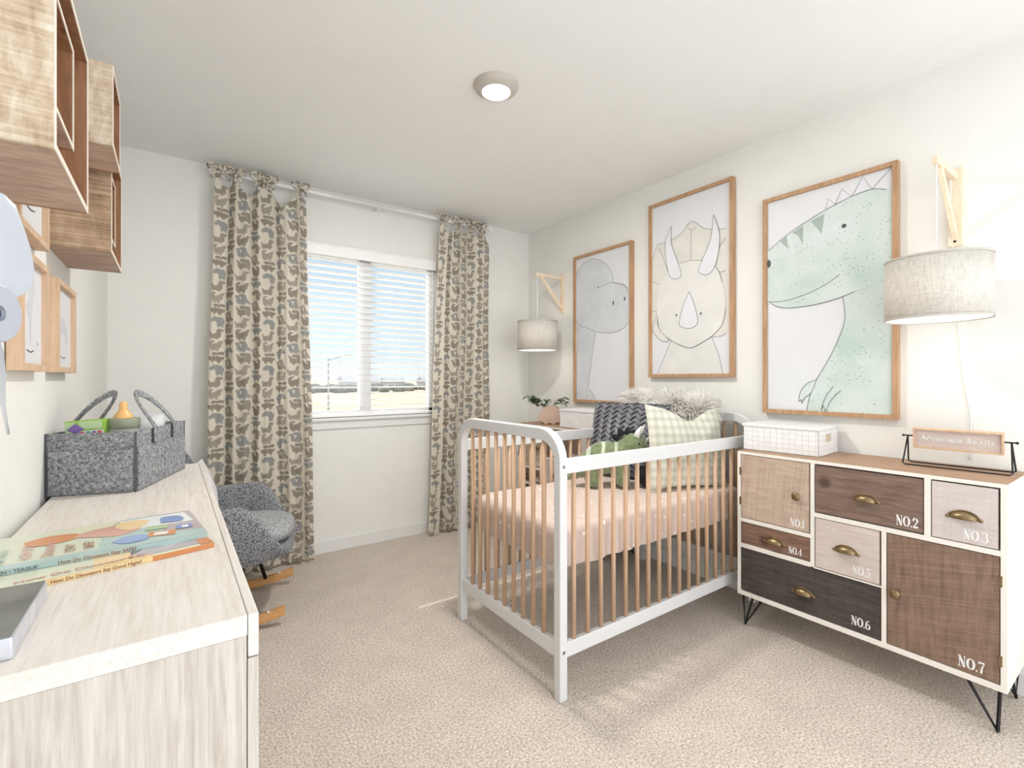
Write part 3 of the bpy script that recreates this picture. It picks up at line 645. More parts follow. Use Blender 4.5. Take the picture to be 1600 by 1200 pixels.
def place(mb, Mx): mb.v = [tuple(Mx @ Vector(p)) for p in mb.v]; return mb

# shaggy cream cushion: body + strands
Mx = pose((2.30, 1.775, .615), 183, 12)
M_furb = plain('cream_fur_base', (.86, .82, .76), .95); M_fur = plain('cream_fur', (.95, .92, .87), .8, vary=.05, scale=25)
fp = thing('shaggy_cushion', 'large cream shaggy fur cushion at the back of the crib', 'cushion', Mx.translation)
body = pillow_mesh(.58, .45, .16, 40, 40, ear=.04)
place(body, Mx).build('cushion', M_furb, fp, world=True, smooth=True)
st = MB(); rr = random.Random(11)
for i in range(12000):
    a = rr.uniform(-1, 1); b_ = rr.uniform(-1, 1); side = 1 if rr.random() < .78 else -1
    if rr.random() < .22:
        if rr.random() < .5: a = math.copysign(rr.uniform(.93, 1), a)
        else: b_ = math.copysign(rr.uniform(.93, 1), b_)
    t_ = .08 * (max(0, 1 - a * a) ** .55) * (max(0, 1 - b_ * b_) ** .55)
    p = Vector((a * .29 * .98, b_ * .225 * .98 + .225, side * t_)); nrm = Vector((a ** 5 * 1.0, b_ ** 5 * 1.0, side * .8 * (1 - max(abs(a), abs(b_)) ** 4) + .02)).normalized()
    cl_ = Vector((noise.noise(p * 9), noise.noise(p * 9 + Vector((5, 0, 0))), 0))
    d = (nrm + cl_ * 1.2 + Vector((rr.uniform(-.25, .25), rr.uniform(-.25, .25), rr.uniform(-.1, .2)))).normalized(); L = rr.uniform(.045, .085)
    pts = []; q_ = p.copy()
    for s_ in range(5):
        pts.append(Mx @ q_); d = (d + Vector((cl_.x * .3, -.30 + cl_.y * .3, 0))).normalized(); q_ = q_ + d * L / 4
        if q_.y < .004: q_.y = .004
    st.tube(pts, [.0024, .0026, .0024, .0017, .0004], 3, caps=False)
f_ = st.build('long_fur', M_fur, fp, world=True, smooth=True); f_['kind'] = 'stuff'

# black woven cushion
m, t, b = newmat('charcoal_felt'); g_ = N(t, 'ShaderNodeTexNoise'); g_.inputs['Scale'].default_value = 45; t.links.new(coords(t), g_.inputs[0])
t.links.new(ramp(t, g_.outputs[0], [(.3, (.12, .12, .14)), (.7, (.19, .19, .21))]), b.inputs['Base Color']); b.inputs['Roughness'].default_value = .45; M_felt = m
Mx = pose((2.075, 1.83, .618), 196, 14)
bp = thing('woven_cushion', 'charcoal cushion of chevron woven felt strips, in front of the shaggy cushion', 'cushion', Mx.translation)
W_, H_, T_ = .46, .42, .12
pm = pillow_mesh(W_, H_, T_, 50, 50, ear=.03, wr=.002)
def surf(x, y):
    a_, b2 = max(-1, min(1, x / (W_ / 2))), max(-1, min(1, (y - H_ / 2) / (H_ / 2)))
    return T_ / 2 * (max(0, 1 - a_ * a_) ** .55) * (max(0, 1 - b2 * b2) ** .55)
rr = random.Random(2); cwid = .0288; pitch = .030
for k in range(16):
    xc = -W_ / 2 + cwid * (k + .5); sg = 1 if k % 2 else -1
    for j in range(-1, 15):
        yc = j * pitch + (pitch / 2 if k % 2 else 0) * 0; jit = rr.uniform(-.002, .002); lift = rr.uniform(.015, .019)
        vs_ = []
        for iv_ in range(5):
            v2 = iv_ / 4
            for iu in range(4):
                u2 = iu / 3; x = xc + (u2 - .5) * cwid * 1.03
                y = yc + (v2) * pitch * 1.5 + sg * (u2 - .5) * cwid * .85 + jit
                y = max(.002, min(H_ - .001, y)); x = max(-W_ / 2, min(W_ / 2, x))
                zz_ = surf(x, y) + lift * (1 - v2) ** .8 + .0015 * math.sin(math.pi * u2) + .0015
                vs_.append((x, y, zz_))
        n_ = len(vs_); lo_ = [(x, y, z_ - .0035) for x, y, z_ in vs_]
        fs = [(q_ * 4 + i, q_ * 4 + i + 1, q_ * 4 + i + 5, q_ * 4 + i + 4) for q_ in range(4) for i in range(3)]
        fs += [(i + 1, i, n_ + i, n_ + i + 1) for i in range(3)] + [(q_ * 4, q_ * 4 + 4, n_ + q_ * 4 + 4, n_ + q_ * 4) for q_ in range(4)] + [(q_ * 4 + 7, q_ * 4 + 3, n_ + q_ * 4 + 3, n_ + q_ * 4 + 7) for q_ in range(4)]
        pm.add(vs_ + lo_, fs)
place(pm, Mx).build('cover', M_felt, bp, world=True, smooth=False)

# green gingham cushion leaning on the near side
m, t, b = newmat('sage_gingham_linen'); co = coords(t, kind='Object')
uvn = N(t, 'ShaderNodeAttribute'); uvn.attribute_name = 'loc'
sp = N(t, 'ShaderNodeSeparateXYZ'); t.links.new(uvn.outputs['Vector'], sp.inputs[0])
def stripe(sock):
    a_ = N(t, 'ShaderNodeMath', operation='MULTIPLY'); a_.inputs[1].default_value = 24; t.links.new(sock, a_.inputs[0])
    f1 = N(t, 'ShaderNodeMath', operation='FRACT'); t.links.new(a_.outputs[0], f1.inputs[0])
    return ramp(t, f1.outputs[0], [(.0, (1, 1, 1)), (.04, (0, 0, 0)), (.46, (0, 0, 0)), (.5, (1, 1, 1))])
sa, sb = stripe(sp.outputs['X']), stripe(sp.outputs['Y'])
ad = N(t, 'ShaderNodeMath', operation='ADD'); t.links.new(sa, ad.inputs[0]); t.links.new(sb, ad.inputs[1]); hf = N(t, 'ShaderNodeMath', operation='MULTIPLY'); hf.inputs[1].default_value = .5; t.links.new(ad.outputs[0], hf.inputs[0])
t.links.new(ramp(t, hf.outputs[0], [(0, (.48, .49, .40)), (.5, (.57, .57, .48)), (1, (.67, .66, .58))]), b.inputs['Base Color']); b.inputs['Roughness'].default_value = .9
nb = N(t, 'ShaderNodeTexNoise'); nb.inputs['Scale'].default_value = 160; t.links.new(co, nb.inputs[0]); bump(t, b, nb.outputs[0], .3, .001); M_ging = m
Mx = pose((2.135, 1.452, .618), 256, 10, -3)
gp = thing('gingham_cushion', 'pale sage gingham cushion with a dented top leaning by the crib side rail', 'cushion', Mx.translation)
pm = pillow_mesh(.49, .42, .11, 80, 80, ear=.06, sag=.012, puff=.6, wr=.01, seed=3, dent=.055)
loc = list(pm.v); o = place(pm, Mx).build('cover', M_ging, gp, world=True, smooth=True)
at = o.data.attributes.new('loc', 'FLOAT_VECTOR', 'POINT'); at.data.foreach_set('vector', [c for p in loc for c in p])

# ------------------------------------------------------------------ plush dinosaur
m, t, b = newmat('green_plush'); co = coords(t); wv = N(t, 'ShaderNodeTexWave'); wv.inputs['Scale'].default_value = 5.2; wv.inputs['Distortion'].default_value = .3; wv.bands_direction = 'X'; wv.inputs['Phase Offset'].default_value = 1.2
mp = N(t, 'ShaderNodeMapping'); mp.inputs['Rotation'].default_value = (0, R(-14), 0); t.links.new(co, mp.inputs[0]); t.links.new(mp.outputs[0], wv.inputs[0])
st_ = ramp(t, wv.outputs[0], [(.80, (0, 0, 0)), (.88, (1, 1, 1))])
sp = N(t, 'ShaderNodeSeparateXYZ'); t.links.new(co, sp.inputs[0])
mk = ramp(t, sp.outputs['X'], [(.0, (1, 1, 1)), (.02, (0, 0, 0))]); mkz = ramp(t, sp.outputs['Z'], [(.12, (0, 0, 0)), (.14, (1, 1, 1))])
mu = N(t, 'ShaderNodeMath', operation='MULTIPLY'); t.links.new(st_, mu.inputs[0]); t.links.new(mk, mu.inputs[1]); mu2 = N(t, 'ShaderNodeMath', operation='MULTIPLY'); t.links.new(mu.outputs[0], mu2.inputs[0]); t.links.new(mkz, mu2.inputs[1])
nn = N(t, 'ShaderNodeTexNoise'); nn.inputs['Scale'].default_value = 60; nn.inputs['Detail'].default_value = 4; t.links.new(co, nn.inputs[0])
gc = ramp(t, nn.outputs[0], [(.3, (.12, .16, .07)), (.7, (.22, .27, .135))]); mx = N(t, 'ShaderNodeMix'); mx.data_type = 'RGBA'; t.links.new(mu2.outputs[0], mx.inputs[0]); t.links.new(gc, mx.inputs[6]); mx.inputs[7].default_value = (.52, .58, .45, 1)
t.links.new(mx.outputs[2], b.inputs['Base Color']); b.inputs['Roughness'].default_value = 1; b.inputs['Sheen Weight'].default_value = .6; bump(t, b, nn.outputs[0], .6, .004); M_plush = m
pd = thing('plush_dinosaur', 'green striped stuffed horned dinosaur toy standing on the crib mattress', 'stuffed toy', (1.865, 1.715, .618), R(-35.4))
q = MB()   # local x = right in the photo, -y towards the camera
q.sphere((-.045, 0, .135), (.105, .065, .078), 20, M=Matrix.Rotation(R(-8), 3, 'Y')); q.sphere((-.125, .0, .10), (.06, .05, .065), 16); q.sphere((.04, 0, .16), (.06, .055, .062), 16)
q.sphere((.09, -.005, .20), (.062, .05, .055), 18); q.sphere((.125, -.008, .185), (.038, .036, .032), 16)
for x, y in ((-.11, -.035), (-.11, .035), (.03, -.035), (.03, .035)): q.tube([(x, y, .11), (x + .004, y * 1.1, .05), (x + .006, y * 1.12, .018), (x + .006, y * 1.12, .006)], [.038, .033, .033, .022], 12)
q.tube([(-.15, 0, .10), (-.19, .005, .06), (-.215, .01, .03)], [.045, .028, .01], 10)
o = q.build('body', M_plush, pd, smooth=True); pd.scale = (1.08, 1.08, 1.08)
rm = o.modifiers.new('r', 'REMESH'); rm.mode = 'VOXEL'; rm.voxel_size = .006; rm.use_smooth_shade = True
sm = o.modifiers.new('sm', 'SMOOTH'); sm.iterations = 8; sm.factor = .6
M_felt2 = plain('black_felt', (.012, .012, .014), .95); M_hornw = plain('white_felt', (.78, .77, .74), .8)
for sx_, sy_ in ((.098, -.03), (.128, .022)): MB().tube([(sx_, sy_, .235), (sx_ + .012, sy_, .262), (sx_ + .026, sy_, .288)], [.016, .012, .002], 12).build('horn', M_hornw, pd, smooth=True)
MB().tube([(.145, -.008, .205), (.158, -.01, .222), (.164, -.01, .235)], [.010, .007, .001], 10).build('nose_horn', M_hornw, pd, smooth=True)
cr_ = MB()
for i, a in enumerate((150, 115, 80, 55)):
    c0 = Vector((.055, 0, .205)); dd = Vector((math.cos(R(a)), 0, math.sin(R(a)))); cr_.tube([c0 + dd * .04, c0 + dd * .06, c0 + dd * .078], [.017, .014, .004], 8)
cr_.build('frill', M_felt2, pd, smooth=True)
MB().sphere((.108, -.050, .205), .005, 10).build('eye', M_felt2, pd, smooth=True)
# black cuddly toy half hidden behind it
bt_ = MB().sphere((1.985, 1.60, .672), (.05, .05, .055), 16).sphere((2.0, 1.575, .745), (.036, .036, .036), 14)
tag(bt_.build('dark_soft_toy', M_felt2, smooth=True), 'small black soft toy tucked behind the green dinosaur', 'stuffed toy')

# ------------------------------------------------------------------ framed dinosaur prints (right wall)
m1 = plain('grey_wash', (.62, .64, .67), .6, vary=.07, scale=6); m2 = plain('warm_grey_wash', (.72, .71, .68), .6, vary=.05, scale=7); m2b = plain('frill_wash', (.69, .68, .63), .6, vary=.05, scale=7); m3 = plain('pale_lilac_wash', (.74, .74, .78), .6, vary=.03)
m, t, b = newmat('speckled_mint_wash'); co = coords(t); v = N(t, 'ShaderNodeTexVoronoi'); v.inputs['Scale'].default_value = 75; t.links.new(co, v.inputs[0])
n_ = N(t, 'ShaderNodeTexNoise'); n_.inputs['Scale'].default_value = 4; n_.inputs['Detail'].default_value = 3; t.links.new(co, n_.inputs[0])
base = ramp(t, n_.outputs[0], [(.3, (.48, .60, .54)), (.5, (.60, .68, .65)), (.7, (.68, .73, .72))]); n3 = N(t, 'ShaderNodeTexNoise'); n3.inputs['Scale'].default_value = 22; t.links.new(co, n3.inputs[0])
dt = ramp(t, v.outputs['Distance'], [(.13, (.22, .30, .27)), (.2, (1, 1, 1))]); kp = ramp(t, n3.outputs[0], [(.47, (0, 0, 0)), (.52, (1, 1, 1))])
mx = N(t, 'ShaderNodeMix'); mx.data_type = 'RGBA'; mx.blend_type = 'MULTIPLY'; t.links.new(kp, mx.inputs[0]); t.links.new(base, mx.inputs[6]); t.links.new(dt, mx.inputs[7]); t.links.new(mx.outputs[2], b.inputs['Base Color']); b.inputs['Roughness'].default_value = .6
m4 = m; m5 = plain('grey_green_marking', (.36, .44, .40), .6)
FW, FH = .575, 1.115
def smoothline(pts, n=8):
    """Catmull-Rom"""
    if len(pts) < 3: return pts
    P_ = [pts[0]] + list(pts) + [pts[-1]]; out_ = []
    for i in range(1, len(P_) - 2):
        p0, p1, p2, p3 = [Vector((*q_, 0)) for q_ in P_[i - 1:i + 3]]
        for k in range(n):
            s_ = k / n; out_.append(tuple((.5 * ((2 * p1) + (p2 - p0) * s_ + (2 * p0 - 5 * p1 + 4 * p2 - p3) * s_ ** 2 + (3 * p1 - p0 - 3 * p2 + p3) * s_ ** 3))[:2]))
    out_.append(tuple(pts[-1])); return out_
def clip_poly(poly, x0, x1, y0, y1):
    def cl(P_, ins, inter):
        o2 = []
        for i in range(len(P_)):
            a, b2 = P_[i - 1], P_[i]
            if ins(b2):
                if not ins(a): o2.append(inter(a, b2))
                o2.append(b2)
            elif ins(a): o2.append(inter(a, b2))
        return o2
    ix = lambda c: (lambda a, b2: (c, a[1] + (b2[1] - a[1]) * (c - a[0]) / (b2[0] - a[0])))
    iy = lambda c: (lambda a, b2: (a[0] + (b2[0] - a[0]) * (c - a[1]) / (b2[1] - a[1]), c))
    for ins, it in ((lambda p: p[0] >= x0, ix(x0)), (lambda p: p[0] <= x1, ix(x1)), (lambda p: p[1] >= y0, iy(y0)), (lambda p: p[1] <= y1, iy(y1))):
        if not poly: return poly
        poly = cl(poly, ins, it)
    return poly
def print_frame(label, y_left, z_bot, layers, fw=FW, fh=FH, wall='R', fmat=None, fwid=.02, dep=.032, grp='framed dinosaur prints above the crib', mat_border=0, name='framed_print'):
    """layers: ('fill', pts, matindex, smooth) or ('line', pts, width) in unit coords 0..1 x 0..1 of the paper (x right as seen)"""
    fmat = fmat or M_oakframe
    if wall == 'R':
        th_ = thing(name, label, 'picture', (RX, y_left - fw / 2, z_bot), 0, grp); Mx = face_negX(RX, y_left, z_bot)
    else:
        th_ = thing(name, label, 'picture', (LX, y_left + fw / 2, z_bot), 0, grp); Mx = Matrix(((0, 0, 1, LX), (1, 0, 0, y_left), (0, 1, 0, z_bot), (0, 0, 0, 1)))
    f = MB()
    def bx(a, b2, c, d, z0, z1): f.prism([(a, c), (b2, c), (b2, d), (a, d)], Mx @ Matrix.Translation((0, 0, z0)), z1 - z0)
    def mit(p): f.prism(p, Mx @ Matrix.Translation((0, 0, .002)), dep)
    mit([(0, 0), (fw, 0), (fw - fwid, fwid), (fwid, fwid)]); mit([(0, fh), (fwid, fh - fwid), (fw - fwid, fh - fwid), (fw, fh)])
    mit([(0, 0), (fwid, fwid), (fwid, fh - fwid), (0, fh)]); mit([(fw, 0), (fw, fh), (fw - fwid, fh - fwid), (fw - fwid, fwid)])
    f.build('frame', fmat, th_, world=True, bevel=.0008)
    p = MB(); pw, ph = fw - 2 * fwid, fh - 2 * fwid; zb = dep * .6
    p.prism([(fwid - .003, fwid - .003), (fw - fwid + .003, fwid - .003), (fw - fwid + .003, fh - fwid + .003), (fwid - .003, fh - fwid + .003)], Mx @ Matrix.Translation((0, 0, .003)), zb - .003, 0)
    zz_ = zb
    for L in layers:
        zz_ += .00025
        tr_ = lambda q_: (fwid + q_[0] * pw, fwid + q_[1] * ph)
        if L[0] == 'fill':
            pts = smoothline(L[1] + [L[1][0]]) [:-1] if L[3] else L[1]
            pts = clip_poly([tuple(q_) for q_ in pts], 0, 1, 0, 1)
            if len(pts) > 2:
                vs_ = [Mx @ Vector((*tr_(q_), zz_)) for q_ in pts]
                p.add(vs_, [tuple(range(len(vs_)))], L[2])
        else:
            pts = smoothline(L[1]) if len(L) < 4 else L[1]
            seg = []
            for q_ in pts:
                if -.001 <= q_[0] <= 1.001 and -.001 <= q_[1] <= 1.001: seg.append(tr_(q_))
                else:
                    if len(seg) > 1: ribbon_glyph(p, [(seg, 1)], 0, 0, 1, Matrix(), 1) if False else ribbon_line(p, seg, L[2], Mx @ Matrix.Translation((0, 0, zz_)))
                    seg = []
            if len(seg) > 1: ribbon_line(p, seg, L[2], Mx @ Matrix.Translation((0, 0, zz_)))
    p.build('print', PM, th_, world=True)
    return th_
def ribbon_line(mb, pts, wd, Mx):
    n = len(pts); vs_ = []
    for i in range(n):
        a, b2 = pts[max(i - 1, 0)], pts[min(i + 1, n - 1)]; d = Vector((b2[0] - a[0], b2[1] - a[1], 0))
        d = d.normalized() if d.length > 1e-9 else Vector((1, 0, 0)); nn_ = Vector((-d.y, d.x, 0)) * wd / 2
        c = Vector((*pts[i], 0)); vs_ += [Mx @ (c + nn_), Mx @ (c - nn_)]
    mb.add(vs_, [(2 * i, 2 * i + 1, 2 * i + 3, 2 * i + 2) for i in range(n - 1)], 1)
PM = [M_paper, M_ink, m1, m2, m2b, m3, m4, m5]
def outl(pts, mi, lw=.0022, sm_=True, layers=None): 
    return [('fill', pts, mi, sm_), ('line', pts + [pts[0]], lw)] if sm_ else [('fill', pts, mi, False), ('line', pts + [pts[0]], lw, 0)]
def el(cx_, cy_, rx, ry, n=28, rot=0): return [(cx_ + rx * math.cos(2 * math.pi * i / n) * math.cos(rot) - ry * math.sin(2 * math.pi * i / n) * math.sin(rot), cy_ + rx * math.cos(2 * math.pi * i / n) * math.sin(rot) + ry * math.sin(2 * math.pi * i / n) * math.cos(rot)) for i in range(n)]
print_frame('framed print of a grey long-necked dinosaur, leftmost of the three above the crib', 2.748, 0.993, [('fill',[(-0.002,0.525),(0.022,0.427),(0.011,0.277),(-0.002,-0.044),(0.221,-0.039),(0.241,0.087),(0.308,0.273),(0.394,0.46),(0.265,0.523)],2,False),('line',[(0.017,0.524),(0.036,0.427),(0.011,0.277),(0.004,-0.001)],0.002),('line',[(0.215,0.003),(0.241,0.087),(0.308,0.273),(0.394,0.464)],0.002),('fill',[(-0.034,0.816),(0.022,0.908),(0.176,0.963),(0.351,0.973),(0.548,0.926),(0.679,0.854),(0.731,0.776),(0.89,0.753),(1.011,0.687),(1.036,0.591),(0.963,0.5),(0.813,0.459),(0.63,0.451),(0.381,0.472),(0.206,0.505),(0.017,0.545),(-0.021,0.675)],2,True),('line',[(-0.034,0.816),(0.022,0.908),(0.176,0.963),(0.351,0.973),(0.548,0.926),(0.679,0.854),(0.731,0.776),(0.89,0.753),(1.011,0.687),(1.036,0.591),(0.963,0.5),(0.813,0.459),(0.63,0.451),(0.381,0.472),(0.206,0.505),(0.017,0.545),(-0.021,0.675)],0.0022),('line',[(0.493,0.77),(0.63,0.782),(0.731,0.778),(0.914,0.737),(1.036,0.638)],0.0022),('fill',[(0.221,0.003),(0.236,0.076),(0.308,0.051),(0.381,0.006)],2,False),('line',[(0.236,0.076),(0.318,0.051),(0.393,0.006)],0.0022),('fill',el(0.443,0.768,0.012,0.006,14),1,False),('fill',el(0.714,0.645,0.012,0.016,14),1,False),('fill',el(0.908,0.66,0.012,0.013,14),1,False)])
print_frame('framed print of a cream three-horned dinosaur face, middle of the three above the crib', 2.03, 1.18, [('fill',[(0.073,-0.008),(0.277,0.197),(0.789,0.195),(0.914,-0.011)],3,False),('line',[(0.079,0.003),(0.183,0.11),(0.277,0.197)],0.0022),('line',[(0.781,0.198),(0.862,0.106),(0.912,-0.001)],0.0022),('fill',[(-0.069,0.635),(0.079,0.774),(0.183,0.768),(0.381,0.792),(0.538,0.851),(0.686,0.794),(0.867,0.766),(0.953,0.761),(0.996,0.578),(0.996,0.219),(0.888,0.202),(0.101,0.208),(-0.069,0.261)],4,False),('line',[(0.006,0.687),(0.045,0.74),(0.088,0.775),(0.189,0.77)],0.0022),('line',[(0.189,0.77),(0.394,0.796),(0.538,0.851),(0.697,0.793),(0.867,0.766),(0.95,0.761)],0.0022),('line',[(0.538,0.8),(0.531,0.71),(0.529,0.63)],0.0018),('line',[(0.101,0.752),(0.183,0.658),(0.224,0.603)],0.0018),('line',[(0.493,0.82),(0.538,0.803),(0.587,0.809)],0.0018),('line',[(0.006,0.559),(0.095,0.536)],0.0018),('line',[(0.006,0.38),(0.088,0.373)],0.0018),('line',[(0.875,0.534),(0.946,0.54)],0.002),('line',[(0.95,0.713),(0.899,0.684),(0.856,0.653)],0.002),('fill',[(0.006,0.264),(0.079,0.369),(0.088,0.289),(0.237,0.198),(0.129,0.202)],3,True),('line',[(0.006,0.264),(0.079,0.369),(0.088,0.289),(0.237,0.198),(0.129,0.202),(0.006,0.264)],0.0022),('fill',[(0.079,0.347),(0.067,0.439),(0.129,0.538),(0.237,0.602),(0.394,0.634),(0.529,0.634),(0.686,0.619),(0.811,0.58),(0.888,0.517),(0.933,0.433),(0.948,0.341),(0.91,0.262),(0.8,0.206),(0.639,0.164),(0.523,0.146),(0.394,0.166),(0.237,0.209),(0.116,0.265)],3,True),('line',[(0.079,0.347),(0.09,0.3),(0.123,0.259),(0.237,0.207),(0.394,0.166),(0.523,0.146),(0.639,0.164),(0.8,0.206),(0.91,0.262),(0.948,0.341)],0.0024),('line',[(0.394,0.632),(0.529,0.633),(0.686,0.619)],0.002),('line',[(0.811,0.58),(0.871,0.544),(0.907,0.486)],0.0022),('line',[(0.789,0.198),(0.888,0.197),(0.95,0.212)],0.002),('fill',[(0.277,0.858),(0.196,0.769),(0.211,0.655),(0.264,0.566),(0.355,0.547),(0.409,0.57),(0.342,0.67),(0.277,0.76)],5,True),('line',[(0.277,0.858),(0.196,0.769),(0.211,0.655),(0.264,0.566),(0.355,0.547),(0.409,0.57),(0.342,0.67),(0.277,0.76),(0.277,0.858)],0.0022),('fill',[(0.813,0.85),(0.879,0.742),(0.867,0.641),(0.811,0.56),(0.72,0.537),(0.634,0.566),(0.686,0.629),(0.778,0.723)],5,True),('line',[(0.813,0.85),(0.879,0.742),(0.867,0.641),(0.811,0.56),(0.72,0.537),(0.634,0.566),(0.686,0.629),(0.778,0.723),(0.813,0.85)],0.0022),('fill',[(0.516,0.459),(0.579,0.384),(0.624,0.287),(0.542,0.256),(0.432,0.265),(0.389,0.292),(0.445,0.393)],5,True),('line',[(0.516,0.459),(0.579,0.384),(0.624,0.287),(0.542,0.256),(0.432,0.265),(0.389,0.292),(0.445,0.393),(0.516,0.459)],0.0022),('fill',el(0.348,0.338,0.01,0.0065,14),1,False),('fill',el(0.662,0.33,0.01,0.0065,14),1,False)])
print_frame('framed print of a speckled green spiky dinosaur, rightmost print beside the near wall lamp', 1.291, 0.994, [('fill',[(0.51,0.894),(0.529,0.943),(0.587,0.909)],5,False),('line',[(0.51,0.894),(0.529,0.943),(0.587,0.909),(0.51,0.894)],0.0022,0),('fill',[(0.587,0.909),(0.637,0.968),(0.712,0.923)],5,False),('line',[(0.587,0.909),(0.637,0.968),(0.712,0.923),(0.587,0.909)],0.0022,0),('fill',[(0.712,0.923),(0.794,0.994),(0.858,0.931)],5,False),('line',[(0.712,0.923),(0.794,0.994),(0.858,0.931),(0.712,0.923)],0.0022,0),('fill',[(0.858,0.931),(0.989,0.997),(1.004,0.908)],5,False),('line',[(0.858,0.931),(0.989,0.997),(1.004,0.908),(0.858,0.931)],0.0022,0),('fill',[(0.351,-0.005),(0.385,0.072),(0.437,0.14),(0.544,0.239),(0.624,0.334),(0.66,0.404),(0.647,0.499),(0.828,0.537),(1.019,0.579),(1.019,-0.014),(0.692,-0.02)],6,False),('line',[(0.355,0.001),(0.385,0.072),(0.437,0.14),(0.544,0.239),(0.624,0.334),(0.662,0.404),(0.647,0.499)],0.0024),('fill',[(0.437,0.14),(0.364,0.125),(0.305,0.087),(0.288,0.043),(0.308,0.05),(0.314,0.034),(0.338,0.058),(0.391,0.082)],6,True),('line',[(0.437,0.14),(0.364,0.125),(0.305,0.087),(0.288,0.043),(0.308,0.05),(0.314,0.034),(0.338,0.058),(0.391,0.082),(0.437,0.14)],0.0022),('fill',[(-0.052,0.754),(0.011,0.771),(0.191,0.825),(0.51,0.894),(0.712,0.923),(0.858,0.931),(0.957,0.915),(1.08,0.893),(1.08,0.554),(0.845,0.531),(0.647,0.5),(0.413,0.48),(0.211,0.476),(0.082,0.493),(0.011,0.52),(-0.052,0.561)],6,False),('line',[(0.011,0.768),(0.191,0.825),(0.355,0.864),(0.51,0.894),(0.712,0.923),(0.858,0.931),(0.957,0.914)],0.0024),('line',[(0.015,0.52),(0.093,0.492),(0.211,0.478),(0.413,0.48),(0.583,0.493),(0.735,0.516)],0.0026),('line',[(0.021,0.519),(0.168,0.514),(0.374,0.536),(0.529,0.569),(0.621,0.599)],0.0024),('fill',[(0.116,0.805),(0.179,0.819),(0.194,0.758),(0.151,0.782)],7,False),('fill',[(0.232,0.828),(0.325,0.848),(0.321,0.768),(0.284,0.808)],7,False),('fill',[(0.394,0.861),(0.501,0.878),(0.48,0.793),(0.437,0.83)],7,False),('fill',el(0.656,0.805,0.019,0.009,18),1,False),('fill',el(0.015,0.704,0.018,0.019,18),1,False),('line',[(0.574,0.113),(0.51,0.062),(0.477,0.005)],0.0022),('line',[(0.632,0.095),(0.557,0.053),(0.514,0.0)],0.0022),('line',[(0.477,0.005),(0.495,0.025),(0.51,0.002)],0.002)])

# ------------------------------------------------------------------ small framed prints on the left wall
LL = [('fill', [(.42, .86), (.62, .9), (.66, .74), (.6, .6), (.56, .42), (.52, .2), (.47, .42), (.36, .52), (.2, .62), (.36, .58), (.5, .7)], 2, True), ('line', [(.36, .14), (.5, .12), (.64, .14)], .003), ('line', [(.2, .24), (.21, .2)], .003), ('line', [(.8, .24), (.81, .2)], .003)]
LR = [('fill', [(.2, .3), (.4, .62), (.62, .6), (.8, .4), (.7, .3), (.6, .42), (.4, .42), (.32, .28)], 2, True), ('line', [(.36, .14), (.5, .12), (.64, .14)], .003)]
LU = [('fill', el(.35, .6, .05, .05, 10), 7, False), ('fill', el(.5, .66, .04, .04, 10), 7, False), ('fill', el(.62, .55, .05, .05, 10), 7, False), ('fill', el(.45, .45, .04, .04, 10), 7, False), ('line', [(.3, .25), (.5, .22), (.7, .25)], .003)]
gk = 'small framed prints on the left wall'
print_frame('small oak framed grey animal print, left one of the lower pair on the left wall', 1.408, 1.188, LL, .262, .262, 'L', M_paleframe, .016, .026, gk)
print_frame('small oak framed print nearest the window corner on the left wall', 1.80, 1.188, LR, .295, .262, 'L', M_paleframe, .016, .026, gk)
print_frame('small oak framed print just under the crates, highest on the left wall', 1.385, 1.492, LU, .29, .262, 'L', M_paleframe, .016, .026, gk)

# ------------------------------------------------------------------ crates on the left wall
def crate(label, y0_, y1_, z0_, z1_, xf, xb=LX, t_=.010, outm=None, kind='wall_crate', grp='wooden wall crates'):
    th_ = thing(kind, label, 'crate shelf', (xb, (y0_ + y1_) / 2, z0_), 0, grp); om = outm or M_crate_out
    for ya in (y0_, y1_ - t_): 
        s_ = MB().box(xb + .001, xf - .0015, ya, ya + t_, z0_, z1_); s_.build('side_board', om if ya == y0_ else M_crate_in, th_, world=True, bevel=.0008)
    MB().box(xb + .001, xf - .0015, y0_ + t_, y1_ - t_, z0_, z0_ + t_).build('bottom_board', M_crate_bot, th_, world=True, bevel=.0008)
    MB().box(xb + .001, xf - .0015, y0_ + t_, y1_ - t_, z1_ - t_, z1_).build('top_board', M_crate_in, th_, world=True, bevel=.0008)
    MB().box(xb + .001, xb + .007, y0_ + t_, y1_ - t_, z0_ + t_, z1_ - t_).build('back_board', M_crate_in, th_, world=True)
    MB().box(xf - .0015, xf, y0_, y0_ + t_, z0_, z1_).box(xf - .0015, xf, y1_ - t_, y1_, z0_, z1_).box(xf - .0015, xf, y0_ + t_, y1_ - t_, z0_, z0_ + t_).box(xf - .0015, xf, y0_ + t_, y1_ - t_, z1_ - t_, z1_).build('edge_banding', M_crate_edge, th_, world=True)
    return th_
crate('large pale sawn wood crate nearest the camera, high on the left wall', .978, 1.327, 1.513, 1.833, -.141)
crate('small brown crate shelf nested inside the large pale crate nearest the camera', 1.03, 1.22, 1.60, 1.79, -.150, LX + .008, .008, M_crate_in)
crate('small tan crate at the top, between the large pale crate and the far brown crate', 1.575, 1.785, 1.76, 1.965, -.12)
crate('large weathered brown crate farthest along the left wall, above the small prints', 1.81, 2.15, 1.538, 1.868, -.141, outm=M_crate_dk)
crate('small brown crate shelf nested inside the far weathered crate', 1.87, 2.05, 1.60, 1.80, -.150, LX + .008, .008, M_crate_in)
bear = thing('small_figurine', 'small cream figurine inside the nested crate nearest the camera', 'figurine', (-.20, 1.10, 1.608))
MB().sphere((0, 0, .04), (.022, .025, .04), 14).sphere((0, 0, .095), (.02, .022, .022), 14).build('body', M_crate_edge, bear, smooth=True)
